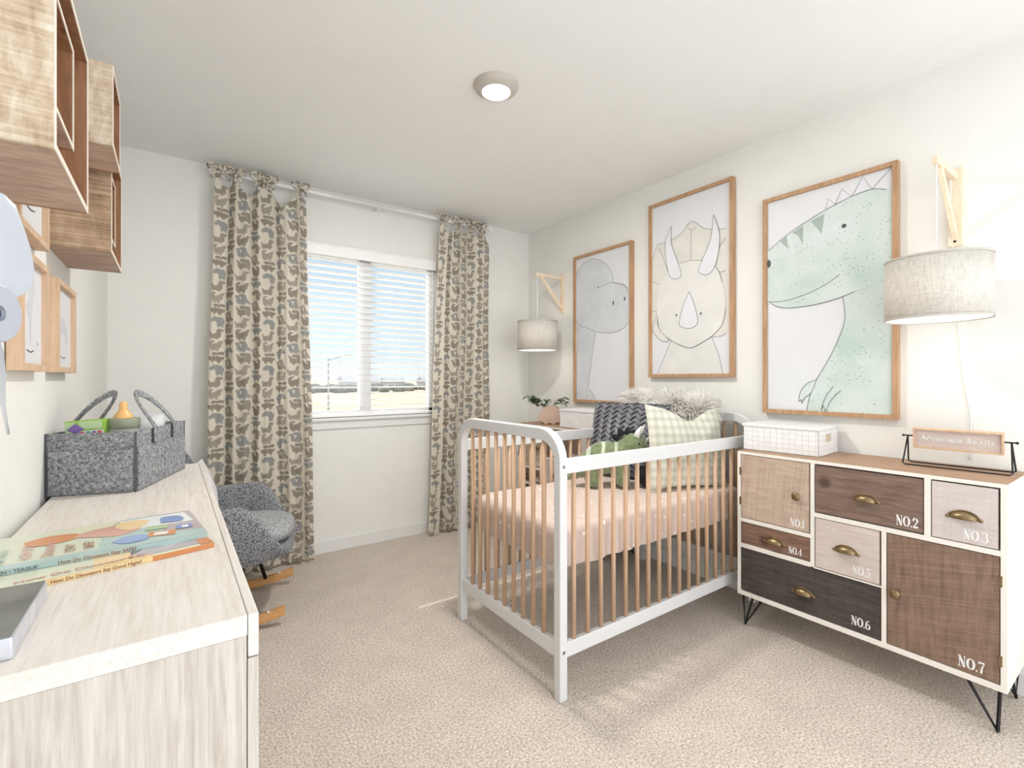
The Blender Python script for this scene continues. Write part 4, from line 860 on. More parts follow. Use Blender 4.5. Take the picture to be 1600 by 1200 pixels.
for s_ in (-1, 1): MB().sphere((0, s_ * .016, .114), .008, 10).build('ear', M_crate_edge, bear, smooth=True)

# ------------------------------------------------------------------ silver propeller ornament
M_sil = plain('pale_silver', (.60, .64, .72), .28, .5, vary=.04); M_sil2 = plain('grey_lid', (.16, .165, .15), .45, vary=.25, scale=14)
M_silside = plain('brushed_silver_side', (.62, .64, .70), .3, .5, vary=.15, scale=30)
po = thing('propeller_ornament', 'silver propeller ornament on a grey-topped block at the near end of the dresser', 'ornament', (-.205, .865, DZ))
MB().box(-.265, -.147, .775, .962, DZ, DZ + .026).build('base', M_silside, po, world=True, bevel=.003)
MB().box(-.263, -.149, .777, .960, DZ + .0262, DZ + .0275).build('base_top', M_sil2, po, world=True, bevel=.0005)
HY, HZ_ = .823, 1.248
MB().tube([(-.225, .86, DZ + .0275), (-.235, .85, 1.05), (-.22, HY, HZ_)], [.006, .005, .005], 10).build('post', M_sil, po, world=True, smooth=True)
Mh = Matrix.Translation((-.182, HY, HZ_)) @ Matrix.Rotation(R(-24), 4, 'Z') @ Matrix(((0, 0, 1, 0), (1, 0, 0, 0), (0, 1, 0, 0), (0, 0, 0, 1)))
MB().lathe([(.0, -.05), (.02, -.045), (.032, -.02), (.034, 0), (.034, .014)], M=Mh, n=40).build('engine_drum', M_black, po, world=True, smooth=True)
MB().lathe([(.035, .0145), (.0345, .0165), (.033, .0175), (.0095, .0175), (.009, .012)], M=Mh, n=40).build('hub_face', M_sil, po, world=True)
MB().lathe([(.009, .0125), (.0, .0125)], M=Mh, n=24).build('hub_hole', plain('navy_hole', (.01, .012, .04), .3), po, world=True)
def blade(ang):
    mb = MB(); Mb = Mh @ Matrix.Rotation(R(ang), 4, 'Z')
    def prof(s_): return .028 + .062 * math.sin(math.pi * min(1, s_ * 1.01) ** .62) ** .9
    for sd_ in (1, -1):
        def fn(u, v):
            L = .022 + .128 * v; w2 = prof(v) * (1 if v < .985 else .3); a = (u - .5) * 2
            tw = R(-20 if ang < 90 else -50) * (1 - .3 * v); y = a * w2 * .5
            return tuple(Mb @ Vector((L, y * math.cos(tw), .004 + y * math.sin(tw) + sd_ * .0022 * (1 - a * a))))
        b0 = len(mb.f); mb.grid(fn, 12, 24)
        if sd_ == -1: mb.f[b0:] = [f_[::-1] for f_ in mb.f[b0:]]
    return mb
for a in (82, 195, 282): blade(a).build('blade', M_sil, po, world=True, smooth=True)

# ------------------------------------------------------------------ books
def bookm(nm, c, c2): 
    m, t, b = newmat(nm); n_ = N(t, 'ShaderNodeTexNoise'); n_.inputs['Scale'].default_value = 7; t.links.new(coords(t), n_.inputs[0]); t.links.new(ramp(t, n_.outputs[0], [(.35, c), (.65, c2)]), b.inputs['Base Color']); b.inputs['Roughness'].default_value = .25; return m
BC = dict(cream=bookm('cover_cream', (.70, .68, .50), (.60, .66, .55)), mint=bookm('cover_mint', (.36, .50, .48), (.46, .58, .55)), yel=bookm('cover_yellow', (.80, .58, .26), (.78, .62, .38)), orange=bookm('cover_orange', (.55, .20, .07), (.66, .30, .12)),
  pink=bookm('cover_rose', (.56, .30, .24), (.66, .40, .32)), blue=bookm('cover_blue', (.14, .22, .50), (.30, .42, .66)), grey=bookm('cover_mauve', (.40, .34, .36), (.52, .46, .48)), dark=bookm('cover_slate', (.10, .12, .14), (.2, .22, .24)), brown=bookm('cover_text_brown', (.26, .12, .08), (.34, .16, .1)), pale=bookm('cover_pale', (.80, .80, .78), (.72, .76, .80)), green=bookm('cover_green', (.36, .50, .28), (.46, .58, .36)))
M_pages = plain('page_edges', (.82, .80, .74), .8, vary=.08, scale=150)
def label_text(s_, size, Mx, mat, name, parent, bold=0):
    cu = bpy.data.curves.new('txt', 'FONT'); cu.body = s_; cu.size = size; cu.offset = bold; cu.resolution_u = 3
    tmp = bpy.data.objects.new('txt', cu); COL.objects.link(tmp); dg = bpy.context.evaluated_depsgraph_get()
    me = bpy.data.meshes.new_from_object(tmp.evaluated_get(dg)); bpy.data.objects.remove(tmp)
    me.transform(Mx); me.materials.clear(); me.materials.append(mat); me.name = name
    o = bpy.data.objects.new(name, me); COL.objects.link(o); o.parent = parent; return o
def book(label, loc, rz, w_, h_, t_, cov, spine, shapes, title, spine_items):
    """spine along local x at y=0, cover extends to +y; origin = right end of the spine"""
    th_ = thing('picture_book', label, 'book', loc, rz, 'picture books on the dresser')
    MB().box(-w_ + .003, -.003, .002, h_ - .004, .0016, t_ - .0016).build('pages', M_pages, th_)
    c = MB().box(-w_, 0, 0, h_, t_ - .0016, t_).box(-w_, 0, 0, h_, 0, .0016)
    keys = list(BC); mats = [cov, *BC.values()]
    z_ = t_ + .0002
    for (pts, key, sm_) in shapes:
        P_ = smoothline(pts + [pts[0]], 5)[:-1] if sm_ else pts
        P_ = clip_poly(P_, 0, 1, 0, 1)
        c.add([(-w_ + x * w_, y * h_, z_) for x, y in P_], [tuple(range(len(P_)))], 1 + keys.index(key)); z_ += .00012
    c.build('cover', mats, th_)
    MB().box(-w_, 0, -.0012, .0, 0, t_).build('spine', spine, th_, bevel=.0004)
    for (s_, sz, x, y, rot, key, *bd) in title:
        label_text(s_, sz, Matrix.Translation((-w_ + x * w_, y * h_, z_ + .0003)) @ Matrix.Rotation(R(rot), 4, 'Z'), BC[key], 'cover_title', th_, .0004)
    for (s_, sz, x, key) in spine_items:
        label_text(s_, sz, Matrix.Translation((-w_ + x * w_, -.0016, (t_ - sz * .7) / 2)) @ Matrix.Rotation(R(90), 4, 'X'), BC[key], 'spine_title', th_, .0002)
    return th_
# the artwork on both covers is a plain generic stand-in
b2 = book('yellow dinosaur picture book lying under the mint one on the dresser', (.066, 1.072, DZ), R(13), .30, .235, .0095, BC['cream'], BC['yel'],
  [([(0, 0), (.68, 0), (.68, .3), (0, .3)], 'cream', False), ([(.42, 0), (.68, 0), (.72, .4), (.5, .5)], 'yel', True), ([(.62, .05), (1, .05), (1, .6), (.62, .6)], 'grey', False), ([(.60, .12), (.66, .2), (.70, .32), (.62, .34)], 'dark', False), ([(.68, .3), (.78, .18), (.94, .22), (.9, .4), (.75, .45)], 'pale', True), ([(.93, .0), (1, .0), (1, .5), (.95, .5)], 'orange', False)],
  [('How Do Dinosaurs', .018, .12, .05, 0, 'pink'), ('Say', .02, .58, .05, 0, 'pink')], [('How Do Dinosaurs Say Good Night?', .0076, .25, 'brown')])
MB().box(-.095, .0003, -.0016, -.001, .0003, .0092).build('spine_band', BC['orange'], b2)
book('mint green dinosaur picture book on top of the yellow one', (.058, 1.112, DZ + .0100), R(6.5), .305, .215, .0085, BC['cream'], BC['mint'],
  [([(0, 0), (1, 0), (1, .12), (0, .12)], 'mint', False), ([(.46, .0), (1, 0), (1, 1), (.62, 1), (.5, .5)], 'mint', True), ([(.80, .25), (1, .2), (1, 1), (.80, 1)], 'grey', False), ([(.56, .55), (.98, .55), (.96, .95), (.6, .95)], 'pale', False),
   ([(.14, .72), (.16, .56), (.24, .50), (.34, .54), (.40, .64), (.36, .76), (.24, .80)], 'orange', True), ([(.36, .60), (.46, .50), (.56, .42), (.66, .50), (.70, .66), (.64, .80), (.5, .80), (.40, .72)], 'pink', True), ([(.56, .72), (.64, .55), (.72, .66), (.74, .86), (.6, .9)], 'yel', True),
   ([(.53, .22), (.60, .10), (.70, .14), (.70, .30), (.6, .34)], 'blue', True), ([(.70, .2), (.84, .14), (.86, .3), (.72, .36)], 'orange', False), ([(.73, .22), (.8, .19), (.82, .28), (.75, .31)], 'pale', False), ([(.70, .42), (.82, .40), (.84, .54), (.72, .56)], 'green', False), ([(.86, .3), (.95, .28), (.95, .42), (.87, .44)], 'blue', False), ([(.89, .32), (.93, .31), (.93, .39), (.9, .4)], 'pale', False), ([(.80, .62), (.92, .60), (.92, .8), (.82, .84)], 'blue', True)],
  [('HOW DO', .020, .19, .16, 90, 'pink'), ('Dinosaurs', .022, .28, .14, 90, 'pink'), ('STAY', .019, .37, .17, 90, 'brown'), ('SAFE?', .019, .45, .16, 90, 'brown'), ('& MARK TEAGUE', .012, .085, .12, 90, 'mint'), ('JANE YOLEN', .012, .035, .12, 90, 'yel')],
  [('YOLEN • TEAGUE', .0075, .03, 'dark'), ('How Do Dinosaurs Stay SAFE?', .0082, .30, 'brown')])

# ------------------------------------------------------------------ felt caddy
m, t, b = newmat('grey_felt'); co = coords(t); n_ = N(t, 'ShaderNodeTexNoise'); n_.inputs['Scale'].default_value = 130; n_.inputs['Detail'].default_value = 6; n_.inputs['Distortion'].default_value = 1.2; t.links.new(co, n_.inputs[0])
t.links.new(ramp(t, n_.outputs[0], [(.36, (.11, .115, .12)), (.5, (.24, .245, .255)), (.64, (.42, .43, .45))]), b.inputs['Base Color']); b.inputs['Roughness'].default_value = .95; bump(t, b, n_.outputs[0], .3, .001); M_gfelt = m
M_thread = plain('dark_binding', (.10, .10, .12), .8)
ca0 = R(-20.5)
cad = thing('diaper_caddy', 'grey felt caddy with two strap handles at the far end of the dresser', 'caddy', (-.082, 1.722, DZ), R(-18.5))
cw, cl_, ch = .205, .375, .170; tk = .004       # local x: -cw..0 , y: 0..cl
q = MB().box(-cw, 0, 0, cl_, 0, tk); q.build('base', M_gfelt, cad)
for nm, bx_ in (('side_wall', (-cw, -cw + tk, 0, cl_)), ('side_wall', (-tk, 0, 0, cl_)), ('end_wall', (-cw + tk, -tk, 0, tk)), ('end_wall', (-cw + tk, -tk, cl_ - tk, cl_))):
    MB().box(bx_[0], bx_[1], bx_[2], bx_[3], tk, ch).build(nm, M_gfelt, cad, bevel=.001)
MB().box(-cw + .006, -.006, -.006, -.0003, .004, ch * .72).build('front_pocket', M_gfelt, cad, bevel=.0015)
MB().box(.0003, .006, .006, cl_ / 2 - .003, .004, ch * .74).box(.0003, .006, cl_ / 2 + .003, cl_ - .006, .004, ch * .74).build('side_pocket', M_gfelt, cad, bevel=.0015)
for x, y in ((0, 0), (-cw, 0), (0, cl_), (-cw, cl_)): MB().box(x - .002, x + .002, y - .002, y + .002, 0, ch + .001).build('edge_binding', M_thread, cad)
MB().box(-cw + .01, -.01, cl_ * .5 - .002, cl_ * .5 + .002, tk, ch - .03).build('divider', M_gfelt, cad)
def strap(xs, s_):
    # flat strap: outer side xs, leaning inward by s_
    pts = []; ya, yb = cl_ * .30, cl_ * .70
    path = [(xs, ya, ch - .045), (xs, ya, ch)] + [(xs + s_ * (.075 * math.sin(R(a)) ** .9), (ya + yb) / 2 - (yb - ya) / 2 * math.cos(R(a)), ch + .105 * math.sin(R(a)) ** .8) for a in range(12, 180, 12)] + [(xs, yb, ch), (xs, yb, ch - .045)]
    mb = MB(); vs_ = []
    n = len(path)
    for i in range(n):
        a, b3 = Vector(path[max(i - 1, 0)]), Vector(path[min(i + 1, n - 1)]); tt = (b3 - a).normalized()
        nx = Vector((s_, 0, -.3)) if 1 < i < n - 2 else Vector((s_, 0, 0))
        wdir = tt.cross(nx).normalized(); th2 = tt.cross(wdir).normalized()
        for sa, sb_ in ((-1, -1), (1, -1), (1, 1), (-1, 1)): vs_.append(Vector(path[i]) + wdir * sa * .011 + th2 * sb_ * .0022)
    fs = [(4 * i + k, 4 * i + (k + 1) % 4, 4 * i + 4 + (k + 1) % 4, 4 * i + 4 + k) for i in range(n - 1) for k in range(4)] + [(3, 2, 1, 0), (4 * n - 4, 4 * n - 3, 4 * n - 2, 4 * n - 1)]
    mb.add(vs_, fs); return mb
strap(.0088, -1).build('strap_handle', M_gfelt, cad, bevel=.0008); strap(-cw - .004, 1).build('strap_handle', M_gfelt, cad, bevel=.0008)
Mc = Matrix.LocRotScale(cad.location, cad.rotation_euler, None)
def inc(x, y, z_): return Mc @ Vector((x, y, z_))
# bottle
bl_ = inc(-.07, .10, tk + .001)
bo = thing('baby_bottle', 'baby bottle with olive collar and amber teat standing in the grey caddy', 'baby bottle', bl_)
gm2, gt2, gb2 = newmat('clear_bottle'); gb2.inputs['Transmission Weight'].default_value = .75; gb2.inputs['Roughness'].default_value = .15; gb2.inputs['IOR'].default_value = 1.2
nz = N(gt2, 'ShaderNodeTexNoise'); gt2.links.new(ramp(gt2, nz.outputs[0], [(.3, (.80, .82, .80)), (.7, (.86, .88, .86))]), gb2.inputs['Base Color'])
MB().lathe([(.0, 0), (.036, .001), (.040, .01), (.040, .10), (.042, .145), (.038, .166), (.036, .172)], n=36).build('bottle_body', gm2, bo, smooth=True)
MB().lathe([(.039, .168), (.0405, .172), (.0405, .196), (.038, .198), (.024, .199)], n=36).build('collar', plain('olive_collar', (.26, .28, .20), .4), bo, smooth=True)
MB().lathe([(.024, .199), (.022, .208), (.013, .218), (.010, .228), (.0105, .238), (.007, .246), (0, .248)], n=28).build('teat', plain('amber_silicone', (.80, .46, .17), .35), bo, smooth=True)
# crayon box
cb_ = thing('crayon_box', 'bright green box with coloured patches poking out of the grey caddy', 'box', inc(-.135, .045, .105), R(-18.5))
Mq = Matrix.Rotation(R(-4), 4, 'Y')
q = MB().box(-.045, .045, 0, .028, 0, .098, 0, Mq)
cols_ = [plain('box_green', (.30, .52, .08), .4), plain('box_pale_green', (.50, .66, .36), .4), plain('box_purple', (.22, .14, .42), .4), plain('box_red', (.72, .12, .16), .4), plain('box_teal', (.12, .46, .40), .4), M_white]
for i, (x0, x1, z0, z1, k) in enumerate([(-.044, -.02, .055, .094, 1), (-.012, .042, .072, .095, 1), (-.016, .044, .04, .068, 5), (-.012, .0, .05, .066, 3), (.004, .014, .05, .066, 4), (.018, .026, .05, .066, 2), (.03, .04, .05, .066, 3)]):
    q.box(x0, x1, -.0006 - i * .0002, 0, z0, z1, k, Mq)
q.prism([(.0, .0), (.02, .014), (.0, .03), (-.02, .014)], Mq @ Matrix(((1, 0, 0, -.02), (0, 0, -1, -.0022), (0, 1, 0, .06), (0, 0, 0, 1))), .0005, 2)
q.build('carton', cols_, cb_, bevel=.0005)
# nappies and wipes
for i, (x, y, a, hh) in enumerate(((-.07, .25, 6, .20), (-.1, .31, -5, .195))):
    Mx = Mc @ Matrix.Translation((x, y, .06)) @ Matrix.Rotation(R(a), 4, 'Z') @ Matrix.Rotation(R(90), 4, 'X')
    nb_ = thing('folded_nappy', ['folded white nappy at the front of the caddy behind the bottle', 'folded white nappy at the back of the caddy'][i], 'nappy', Mx.translation, 0, 'nappies in the caddy')
    place(pillow_mesh(.11, hh - .05, .035, 24, 24, ear=.02, wr=.004), Mx).build('pad', M_white, nb_, world=True, smooth=True)
Mx = Mc @ Matrix.Translation((-.125, .16, .07)) @ Matrix.Rotation(R(90), 4, 'X')
wp = thing('wipes_pack', 'white wipes pack between crayon box and bottle in the caddy', 'wipes', Mx.translation); place(pillow_mesh(.10, .12, .05, 24, 24, ear=.01), Mx).build('pack', M_white, wp, world=True, smooth=True)

# ------------------------------------------------------------------ rocking chair
m, t, b = newmat('grey_boucle'); co = coords(t); v = N(t, 'ShaderNodeTexVoronoi'); v.inputs['Scale'].default_value = 150; t.links.new(co, v.inputs[0])
t.links.new(ramp(t, v.outputs['Distance'], [(.0, (.50, .51, .54)), (.4, (.32, .33, .35)), (.7, (.11, .115, .12))]), b.inputs['Base Color']); b.inputs['Roughness'].default_value = 1
iv = N(t, 'ShaderNodeMath', operation='SUBTRACT'); iv.inputs[0].default_value = 1; t.links.new(v.outputs['Distance'], iv.inputs[1]); bump(t, b, iv.outputs[0], .6, .004); M_bouc = m
m, t, b = newmat('light_boucle'); co = coords(t); v = N(t, 'ShaderNodeTexVoronoi'); v.inputs['Scale'].default_value = 150; t.links.new(co, v.inputs[0])
t.links.new(ramp(t, v.outputs['Distance'], [(.0, (.62, .63, .66)), (.4, (.48, .49, .51)), (.7, (.24, .245, .25))]), b.inputs['Base Color']); b.inputs['Roughness'].default_value = 1
iv = N(t, 'ShaderNodeMath', operation='SUBTRACT'); iv.inputs[0].default_value = 1; t.links.new(v.outputs['Distance'], iv.inputs[1]); bump(t, b, iv.outputs[0], .8, .005); M_bouc2 = m
rc_ = thing('rocking_chair', 'small grey boucle armchair on beech rockers between the dresser and the curtain', 'rocking chair', (.215, 2.80, 0), R(-15))
def sst(a, b3, x): x = max(0, min(1, (x - a) / (b3 - a))); return x * x * (3 - 2 * x)
def shell():
    n, mprof = 120, 24; vs_ = []
    for i in range(n + 1):
        th_ = -152 + 304 * i / n; a = abs(th_)
        ht = .83 - .25 * sst(38, 72, a) + .02 * sst(90, 118, a) - .27 * sst(102, 150, a)
        zb = .29 + .02 * sst(120, 152, a)
        thick = .055 - .012 * sst(110, 152, a)
        for k in range(mprof):
            ph = 2 * math.pi * k / mprof
            # stadium cross-section: radial r, height z
            c, s_ = math.cos(ph), math.sin(ph)
            rr_ = thick / 2 * (abs(c) ** .7) * math.copysign(1, c); hh = (ht - zb) / 2
            zz_ = (zb + ht) / 2 + hh * math.copysign(abs(s_) ** .35, s_)
            f = (zz_ - zb) / (ht - zb)
            ex = .86 + .20 * math.sin(min(1, f * 1.15) * math.pi / 2) - (.0)
            lean = .06 * max(0, zz_ - .45) * (1 if a < 70 else .3)
            rx, ry = .325 * ex + rr_ + lean, .285 * ex + rr_ + lean * .6
            vs_.append((-rx * math.cos(R(th_)) + .02, ry * math.copysign(abs(math.sin(R(th_))) ** .8, th_), zz_))
    fs = [(i * mprof + k, i * mprof + (k + 1) % mprof, (i + 1) * mprof + (k + 1) % mprof, (i + 1) * mprof + k) for i in range(n) for k in range(mprof)]
    fs += [tuple(range(mprof - 1, -1, -1)), tuple(n * mprof + k for k in range(mprof))]
    return MB().add(vs_, fs)
shell().build('upholstered_shell', M_bouc, rc_, smooth=True)
def seatfn(z0, z1, sx_, sy_, cx_):
    mb = MB(); n = 48; prof = [(0, z1), (.4, z1), (.75, z1 - .003), (.92, z1 - .012), (1.0, (z0 + z1) / 2 + .01), (1.0, (z0 + z1) / 2 - .01), (.95, z0 + .004), (.6, z0), (0, z0)]
    vs_ = []
    for s_, z_ in prof:
        for k in range(n):
            a = 2 * math.pi * k / n; e_ = 3.2; c, s2 = math.cos(a), math.sin(a); den = (abs(c) ** e_ + abs(s2) ** e_) ** (1 / e_)
            vs_.append((cx_ + sx_ * c / den * s_, sy_ * s2 / den * s_, z_ + .012 * (1 - s_) ))
    return mb.add(vs_, [(i * n + k, i * n + (k + 1) % n, (i + 1) * n + (k + 1) % n, (i + 1) * n + k)[::-1] for i in range(len(prof) - 1) for k in range(n)])
seatfn(.36, .455, .27, .225, .055).build('seat_cushion', M_bouc2, rc_, smooth=True, subsurf=1)
seatfn(.285, .362, .27, .235, .055).build('seat_base', M_bouc, rc_, smooth=True, subsurf=1)
for s_ in (-1, 1):
    y = s_ * .245
    q = MB(); vs_ = []; n = 30
    for i in range(n + 1):
        x = -.36 + .66 * i / n; zc = .030 + .40 * (x + .03) ** 2 * 1.15
        for dx, dz in ((-.014, -.022), (.014, -.022), (.014, .022), (-.014, .022)): vs_.append((x, y + dx, zc + dz - .008))
    q.add(vs_, [(4 * i + k, 4 * i + (k + 1) % 4, 4 * i + 4 + (k + 1) % 4, 4 * i + 4 + k)[::-1] for i in range(n) for k in range(4)] + [(0, 1, 2, 3), (4 * n + 3, 4 * n + 2, 4 * n + 1, 4 * n)])
    q.build('rocker', M_rocker, rc_, bevel=.004)
    for xa, xb in ((.10, .16), (-.14, -.20)):
        MB().tube([(xa, s_ * .17, .295), (xb, y - s_ * .012, .055)], .010, 10).build('leg', M_black, rc_, smooth=True)
    MB().tube([(.10, s_ * .17, .285), (-.02, y - s_ * .01, .06)], .004, 8).build('brace', M_black, rc_, smooth=True)
    MB().sphere((.23, y - .015, .078), (.006, .003, .006), 10).build('screw', M_white, rc_, smooth=True)
Mx = Matrix.LocRotScale(Vector((.215, 2.80, 0)), rc_.rotation_euler, None) @ pose((-.06, .0, .46), 0, 14)
wc = thing('white_cushion', 'white cushion standing on the seat of the grey rocking chair', 'cushion', Mx.translation)
place(pillow_mesh(.34, .30, .11, 40, 40, ear=.05), Mx).build('cover', M_white, wc, world=True, smooth=True)

# ------------------------------------------------------------------ white woven boxes
m, t, b = newmat('white_woven_strap'); co = coords(t, (1, 1, 1)); ck = N(t, 'ShaderNodeTexBrick'); 
mpx = N(t, 'ShaderNodeMapping'); mpx.inputs['Rotation'].default_value = (R(90), 0, R(0)); 
sp = N(t, 'ShaderNodeSeparateXYZ'); t.links.new(co, sp.inputs[0])
ad = N(t, 'ShaderNodeMath', operation='ADD'); t.links.new(sp.outputs['X'], ad.inputs[0]); t.links.new(sp.outputs['Y'], ad.inputs[1])
cb3 = N(t, 'ShaderNodeCombineXYZ'); t.links.new(ad.outputs[0], cb3.inputs[0]); t.links.new(sp.outputs['Z'], cb3.inputs[1])
t.links.new(cb3.outputs[0], ck.inputs[0]); ck.inputs['Scale'].default_value = 1; ck.offset = 0; ck.inputs['Brick Width'].default_value = .027; ck.inputs['Row Height'].default_value = .0225; ck.inputs['Mortar Size'].default_value = .0012; ck.inputs['Mortar Smooth'].default_value = 1
ck.inputs['Color1'].default_value = (.84, .84, .83, 1); ck.inputs['Color2'].default_value = (.78, .78, .775, 1); ck.inputs['Mortar'].default_value = (.775, .775, .765, 1)
t.links.new(ck.outputs[0], b.inputs['Base Color']); b.inputs['Roughness'].default_value = .55
iv = N(t, 'ShaderNodeMath', operation='SUBTRACT'); iv.inputs[0].default_value = 1; t.links.new(ck.outputs[1], iv.inputs[1]); bump(t, b, iv.outputs[0], .7, .002); M_woven = m
def wbox():
    q = thing('woven_storage_box', 'x', 'storage box', (2.40, 1.095, CZ1 + .001), R(4), 'white woven boxes')
    w_, l_, h_ = .24, .325, .128; t_ = .005
    MB().box(-w_ / 2, w_ / 2, -l_ / 2, l_ / 2, 0, t_).box(-w_ / 2, -w_ / 2 + t_, -l_ / 2, l_ / 2, 0, h_ - .016).box(w_ / 2 - t_, w_ / 2, -l_ / 2, l_ / 2, 0, h_ - .016)\
      .box(-w_ / 2, -.035, -l_ / 2, -l_ / 2 + t_, 0, h_ - .016).box(.035, w_ / 2, -l_ / 2, -l_ / 2 + t_, 0, h_ - .016).box(-.035, .035, -l_ / 2, -l_ / 2 + t_, 0, .058).box(-.035, .035, -l_ / 2, -l_ / 2 + t_, .092, h_ - .016)\
      .box(-w_ / 2, w_ / 2, l_ / 2 - t_, l_ / 2, 0, h_ - .016).build('basket', M_woven, q, bevel=.0015)
    MB().box(-w_ / 2 - .004, w_ / 2 + .004, -l_ / 2 - .004, l_ / 2 + .004, h_ - .016, h_).build('lid', M_woven, q, bevel=.003)
    MB().box(-.042, .042, -l_ / 2 + t_ + .0005, -l_ / 2 + t_ + .003, .05, .1).build('lining', plain('natural_lining', (.60, .50, .36), .9), q)
    return q
wbx = wbox(); wbx['label'] = 'white woven lidded box on the near cabinet beside the crib'
w2 = copy_tree(wbx); w2.location = (2.375, 2.42, CZ1 + .001); w2['label'] = 'white woven lidded box on the far corner cabinet beside the planter'

# ------------------------------------------------------------------ sign
sg = thing('tabletop_sign', 'small wooden Adventure Awaits sign hung in a black wire stand', 'sign', (2.425, .505, CZ1 + .001), R(2.5))
sw, sh = .255, .080; zc = .108; tilt = R(-8)
Ms = Matrix.Translation((0, 0, zc)) @ Matrix.Rotation(tilt, 4, 'Y')
fx = MB(); d = .012; e_ = .006
fx.box(-d, d, -sw / 2, sw / 2, sh / 2 - e_, sh / 2, 0, Ms).box(-d, d, -sw / 2, sw / 2, -sh / 2, -sh / 2 + e_, 0, Ms).box(-d, d, -sw / 2, -sw / 2 + e_, -sh / 2 + e_, sh / 2 - e_, 0, Ms).box(-d, d, sw / 2 - e_, sw / 2, -sh / 2 + e_, sh / 2 - e_, 0, Ms)
fx.build('sign_frame', M_paleframe, sg, bevel=.0008)
MB().box(-.003, .004, -sw / 2 + e_, sw / 2 - e_, -sh / 2 + e_, sh / 2 - e_, 0, Ms).build('sign_panel', M_f[5], sg)
wtot = sum(G[c][0] + .04 for c in 'Adventure Awaits'); sz = (sw - .045) / wtot
serif('Adventure Awaits', sz, Ms @ Matrix(((0, 0, -1, -.0036), (-1, 0, 0, sw / 2 - .022), (0, 1, 0, -sz * .42), (0, 0, 0, 1))), M_letter, 'sign_lettering', sg, world=False, bold=1.5)
wr = MB()
for sx_ in (-1, 1):
    x = sx_ * .045; ya = sw / 2 + .022
    wr.tube([(0, ya - .004, zc + .006), (x * .9, ya + .003, .009), (x, ya - .004, .004), (x, -ya + .004, .004), (x * .9, -ya - .003, .009), (0, -ya + .004, zc + .006)], .0028, 8)
for s_ in (-1, 1): wr.tube([(0, s_ * (sw / 2), zc + .006), (0, s_ * (sw / 2 + .03), zc + .006)], .0028, 8); wr.sphere((0, s_ * (sw / 2 + .032), zc + .006), .005, 10)
wr.build('wire_stand', M_black, sg, smooth=True)

# ------------------------------------------------------------------ hedgehog planter
M_hh = wood('blush_wood', [(.3, (.50, .35, .26)), (.7, (.66, .50, .40))], (3, 3, 14), .6, 5)
hp = thing('hedgehog_planter', 'pinkish wooden hedgehog shaped planter on the far corner cabinet', 'planter', (2.345, 2.80, CZ1 + .001), R(-44))
outl_ = [(-.098, .048), (-.088, .056), (-.075, .062), (-.066, .092), (-.045, .122), (-.012, .14), (.02, .142), (.05, .13), (.075, .105), (.088, .07), (.084, .038), (.07, .014), (.04, .008), (.035, .0), (.02, .0), (.015, .007), (-.015, .007), (-.02, .0), (-.035, .0), (-.045, .01), (-.075, .028)]
Mf = Matrix(((1, 0, 0, 0), (0, 0, -1, 0), (0, 1, 0, 0), (0, 0, 0, 1)))
MB().prism(outl_, Mf @ Matrix.Translation((0, 0, .032)), .012).build('front_panel', M_hh, hp, bevel=.002)
MB().prism(outl_, Mf @ Matrix.Translation((0, 0, -.044)), .012).build('back_panel', M_hh, hp, bevel=.002)
MB().box(-.06, .07, -.032, .032, .008, .09).build('pot', M_crate_dk, hp)
pl = thing('potted_plant', 'small dark green leafy plant growing from the hedgehog planter', 'plant', hp.location + Vector((0, 0, .09)), R(-44))
M_leaf = plain('dark_green_leaf', (.035, .075, .03), .4, vary=.35, scale=30); rr = random.Random(8)
stems = MB(); lfs = []
for i in range(8):
    a = rr.uniform(math.pi * .55, math.pi * 1.15) if i < 6 else rr.uniform(-.4, .4); L = rr.uniform(.07, .13); up_ = rr.uniform(.05, .115)
    p0 = Vector((-.015 + rr.uniform(-.02, .02), 0, 0)); p1 = p0 + Vector((L * .5 * math.cos(a), L * .2 * math.sin(a), up_ * .8)); p2 = p0 + Vector((L * math.cos(a), L * .5 * math.sin(a), up_))
    stems.tube([p0, p1, p2], .0015, 6)
    for k in range(7):
        lfs.append((p1.lerp(p2, k / 4), a + rr.uniform(-1.3, 1.3), rr.uniform(-.5, .7), rr.uniform(.036, .055)))
stems.build('stem', M_leaf, pl)
for (p, a, e_, L) in lfs:
    d = Vector((math.cos(a) * math.cos(e_), math.sin(a) * math.cos(e_), math.sin(e_))); sd_ = d.cross(Vector((0, 0, 1))).normalized(); nrm = sd_.cross(d)
    mb = MB()
    mb.grid(lambda u, v: tuple(p + d * L * v + sd_ * (u - .5) * 2 * L * .36 * math.sin(math.pi * min(1, v * .96 + .04)) ** .7 + nrm * (-.25 * L * v * v + .1 * L * abs(u - .5))), 4, 8)
    mb.build('leaf', M_leaf, pl, smooth=True, solid=.0006)

